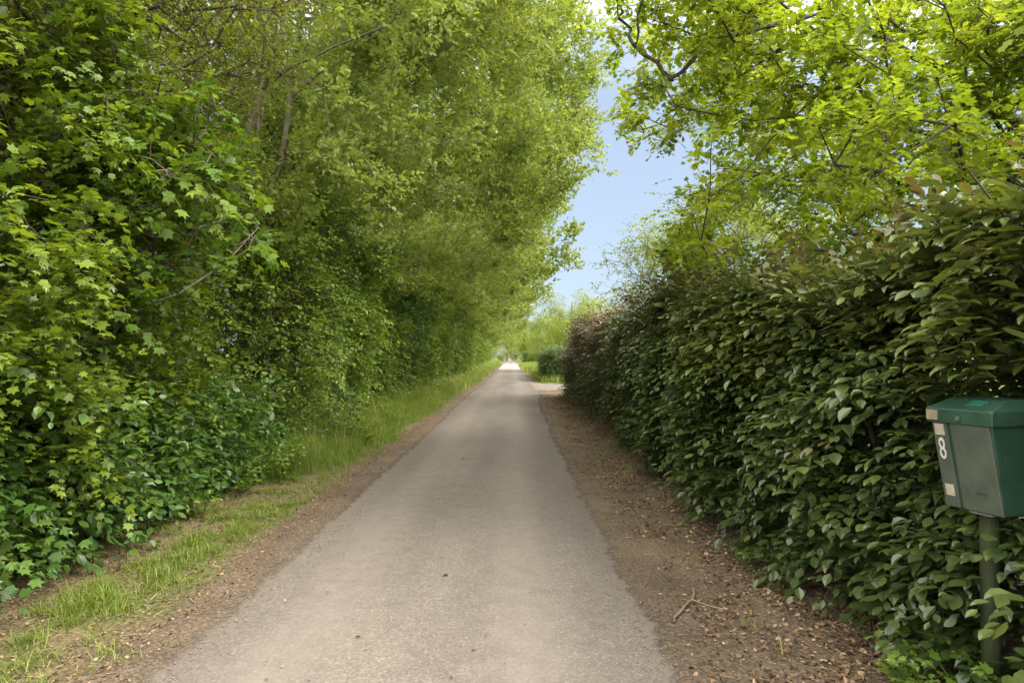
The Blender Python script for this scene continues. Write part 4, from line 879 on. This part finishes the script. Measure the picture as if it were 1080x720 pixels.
# text x -> -y (reads left to right seen from the front), text y -> up the sloping face
ex = Vector((0, -1, 0)); ey = Vector((math.sin(tilt), 0, math.cos(tilt))); ez = ex.cross(ey)
mat3 = Matrix((ex, ey, ez)).transposed().to_4x4()
zd = zb + H - .170
dg.matrix_local = Matrix.Translation((fx(zd) - .0085, W / 2 - .036, zd)) @ mat3 @ Matrix.Diagonal((.64, 1.3, 1, 1))
# post, with a bracket under the box
bm = bmesh.new(); bmesh.ops.create_cone(bm, cap_ends=True, segments=24, radius1=.037, radius2=.036, depth=zb + .15)
bmesh.ops.translate(bm, verts=bm.verts, vec=(0, 0, (zb + .15) / 2 - .15))
po = bm_obj('post', bm, M['post'], mbx)
for p in po.data.polygons: p.use_smooth = abs(p.normal.z) < .5
box('latch', ft_ - ov - .010, ft_ - ov - .003, -.012, .006, z1 + .016, z1 + .034, M['mfront'], lid, .001)
box('bracket', -.05, .12, -.05, .05, zb - .012, zb + .002, M['metal'], mbx, .002)

# leaves hanging across the mailbox's right edge
# ------------------------------------------------------------------ camera, light, sky
cam = D.cameras.new('camera'); co = D.objects.new('camera', cam); COL.objects.link(co); S.camera = co
cam.lens = 24; cam.sensor_width = 36; cam.clip_end = 3000; cam.clip_start = .05
co.location = (0, 0, 1.55); co.rotation_euler = (R(90 + 1.2), 0, 0)

el, azd = 46., 122.             # the sun stands high, to the right and a little ahead (azimuth from +Y towards +X)
to_sun = Vector((math.sin(R(azd)) * math.cos(R(el)), math.cos(R(azd)) * math.cos(R(el)), math.sin(R(el))))
sl_ = D.lights.new('sun', 'SUN'); so = D.objects.new('sun', sl_); COL.objects.link(so)
sl_.energy = 1.5; sl_.angle = R(20); sl_.color = (1, .94, .84)
so.rotation_euler = (-to_sun).to_track_quat('-Z', 'Y').to_euler()
w = D.worlds.new('World'); S.world = w; w.use_nodes = True
nt = w.node_tree; nt.nodes.clear(); L = nt.links.new
sky = mk(nt, 'ShaderNodeTexSky', sky_type='NISHITA', sun_disc=False, sun_elevation=R(el), sun_rotation=R(azd))
tc = mk(nt, 'ShaderNodeTexCoord'); mp_ = mk(nt, 'ShaderNodeMapping'); mp_.inputs['Scale'].default_value = (1, 1, 2.2); L(tc.outputs['Generated'], mp_.inputs[0])
nz = mk(nt, 'ShaderNodeTexNoise'); nz.inputs['Scale'].default_value = 1.7; nz.inputs['Detail'].default_value = 5; nz.inputs['Roughness'].default_value = .5; L(mp_.outputs[0], nz.inputs['Vector'])
sx_ = mk(nt, 'ShaderNodeSeparateXYZ'); L(tc.outputs['Generated'], sx_.inputs[0])
def mth(op, a, b=None, clamp=False):
    n = mk(nt, 'ShaderNodeMath', operation=op, use_clamp=clamp)
    for i, v in enumerate((a, b)):
        if v is None: continue
        if isinstance(v, (int, float)): n.inputs[i].default_value = v
        else: L(v, n.inputs[i])
    return n.outputs[0]
# bright cloud sheet overhead and behind, added as unseen fill; pale blue low ahead
cov = mth('ADD', mth('MULTIPLY', sx_.outputs['Z'], 1.55), mth('MULTIPLY', sx_.outputs['Y'], -.55))
cov = mth('ADD', cov, mth('MULTIPLY', mth('SUBTRACT', nz.outputs['Fac'], .5), 1.0))
mr = mk(nt, 'ShaderNodeMapRange', interpolation_type='SMOOTHSTEP'); mr.inputs[1].default_value = .06; mr.inputs[2].default_value = .95; L(cov, mr.inputs[0])
hz = mk(nt, 'ShaderNodeMix', data_type='RGBA'); hz.inputs['Factor'].default_value = .85; hz.inputs['B'].default_value = (1.30, 1.60, 2.04, 1); L(sky.outputs[0], hz.inputs['A'])
mx = mk(nt, 'ShaderNodeMix', data_type='RGBA'); mx.inputs['B'].default_value = (15.0, 14.7, 14.1, 1)
L(mr.outputs[0], mx.inputs['Factor']); L(hz.outputs['Result'], mx.inputs['A'])
bg = mk(nt, 'ShaderNodeBackground'); bg.inputs['Strength'].default_value = .1; L(mx.outputs['Result'], bg.inputs['Color'])
wo = mk(nt, 'ShaderNodeOutputWorld'); L(bg.outputs[0], wo.inputs[0])
S.view_settings.view_transform = 'Standard'; S.view_settings.look = 'None'; S.view_settings.exposure = 2.0; S.view_settings.gamma = 1; S.view_settings.use_curve_mapping = False
S.render.engine = 'CYCLES'
S.cycles.use_denoising = True; S.cycles.max_bounces = 16; S.cycles.diffuse_bounces = 8; S.cycles.transmission_bounces = 12; S.cycles.glossy_bounces = 2; S.cycles.transparent_max_bounces = 8
S.cycles.use_adaptive_sampling = False; S.cycles.denoising_prefilter = 'ACCURATE'; S.cycles.denoising_input_passes = 'RGB_ALBEDO_NORMAL'
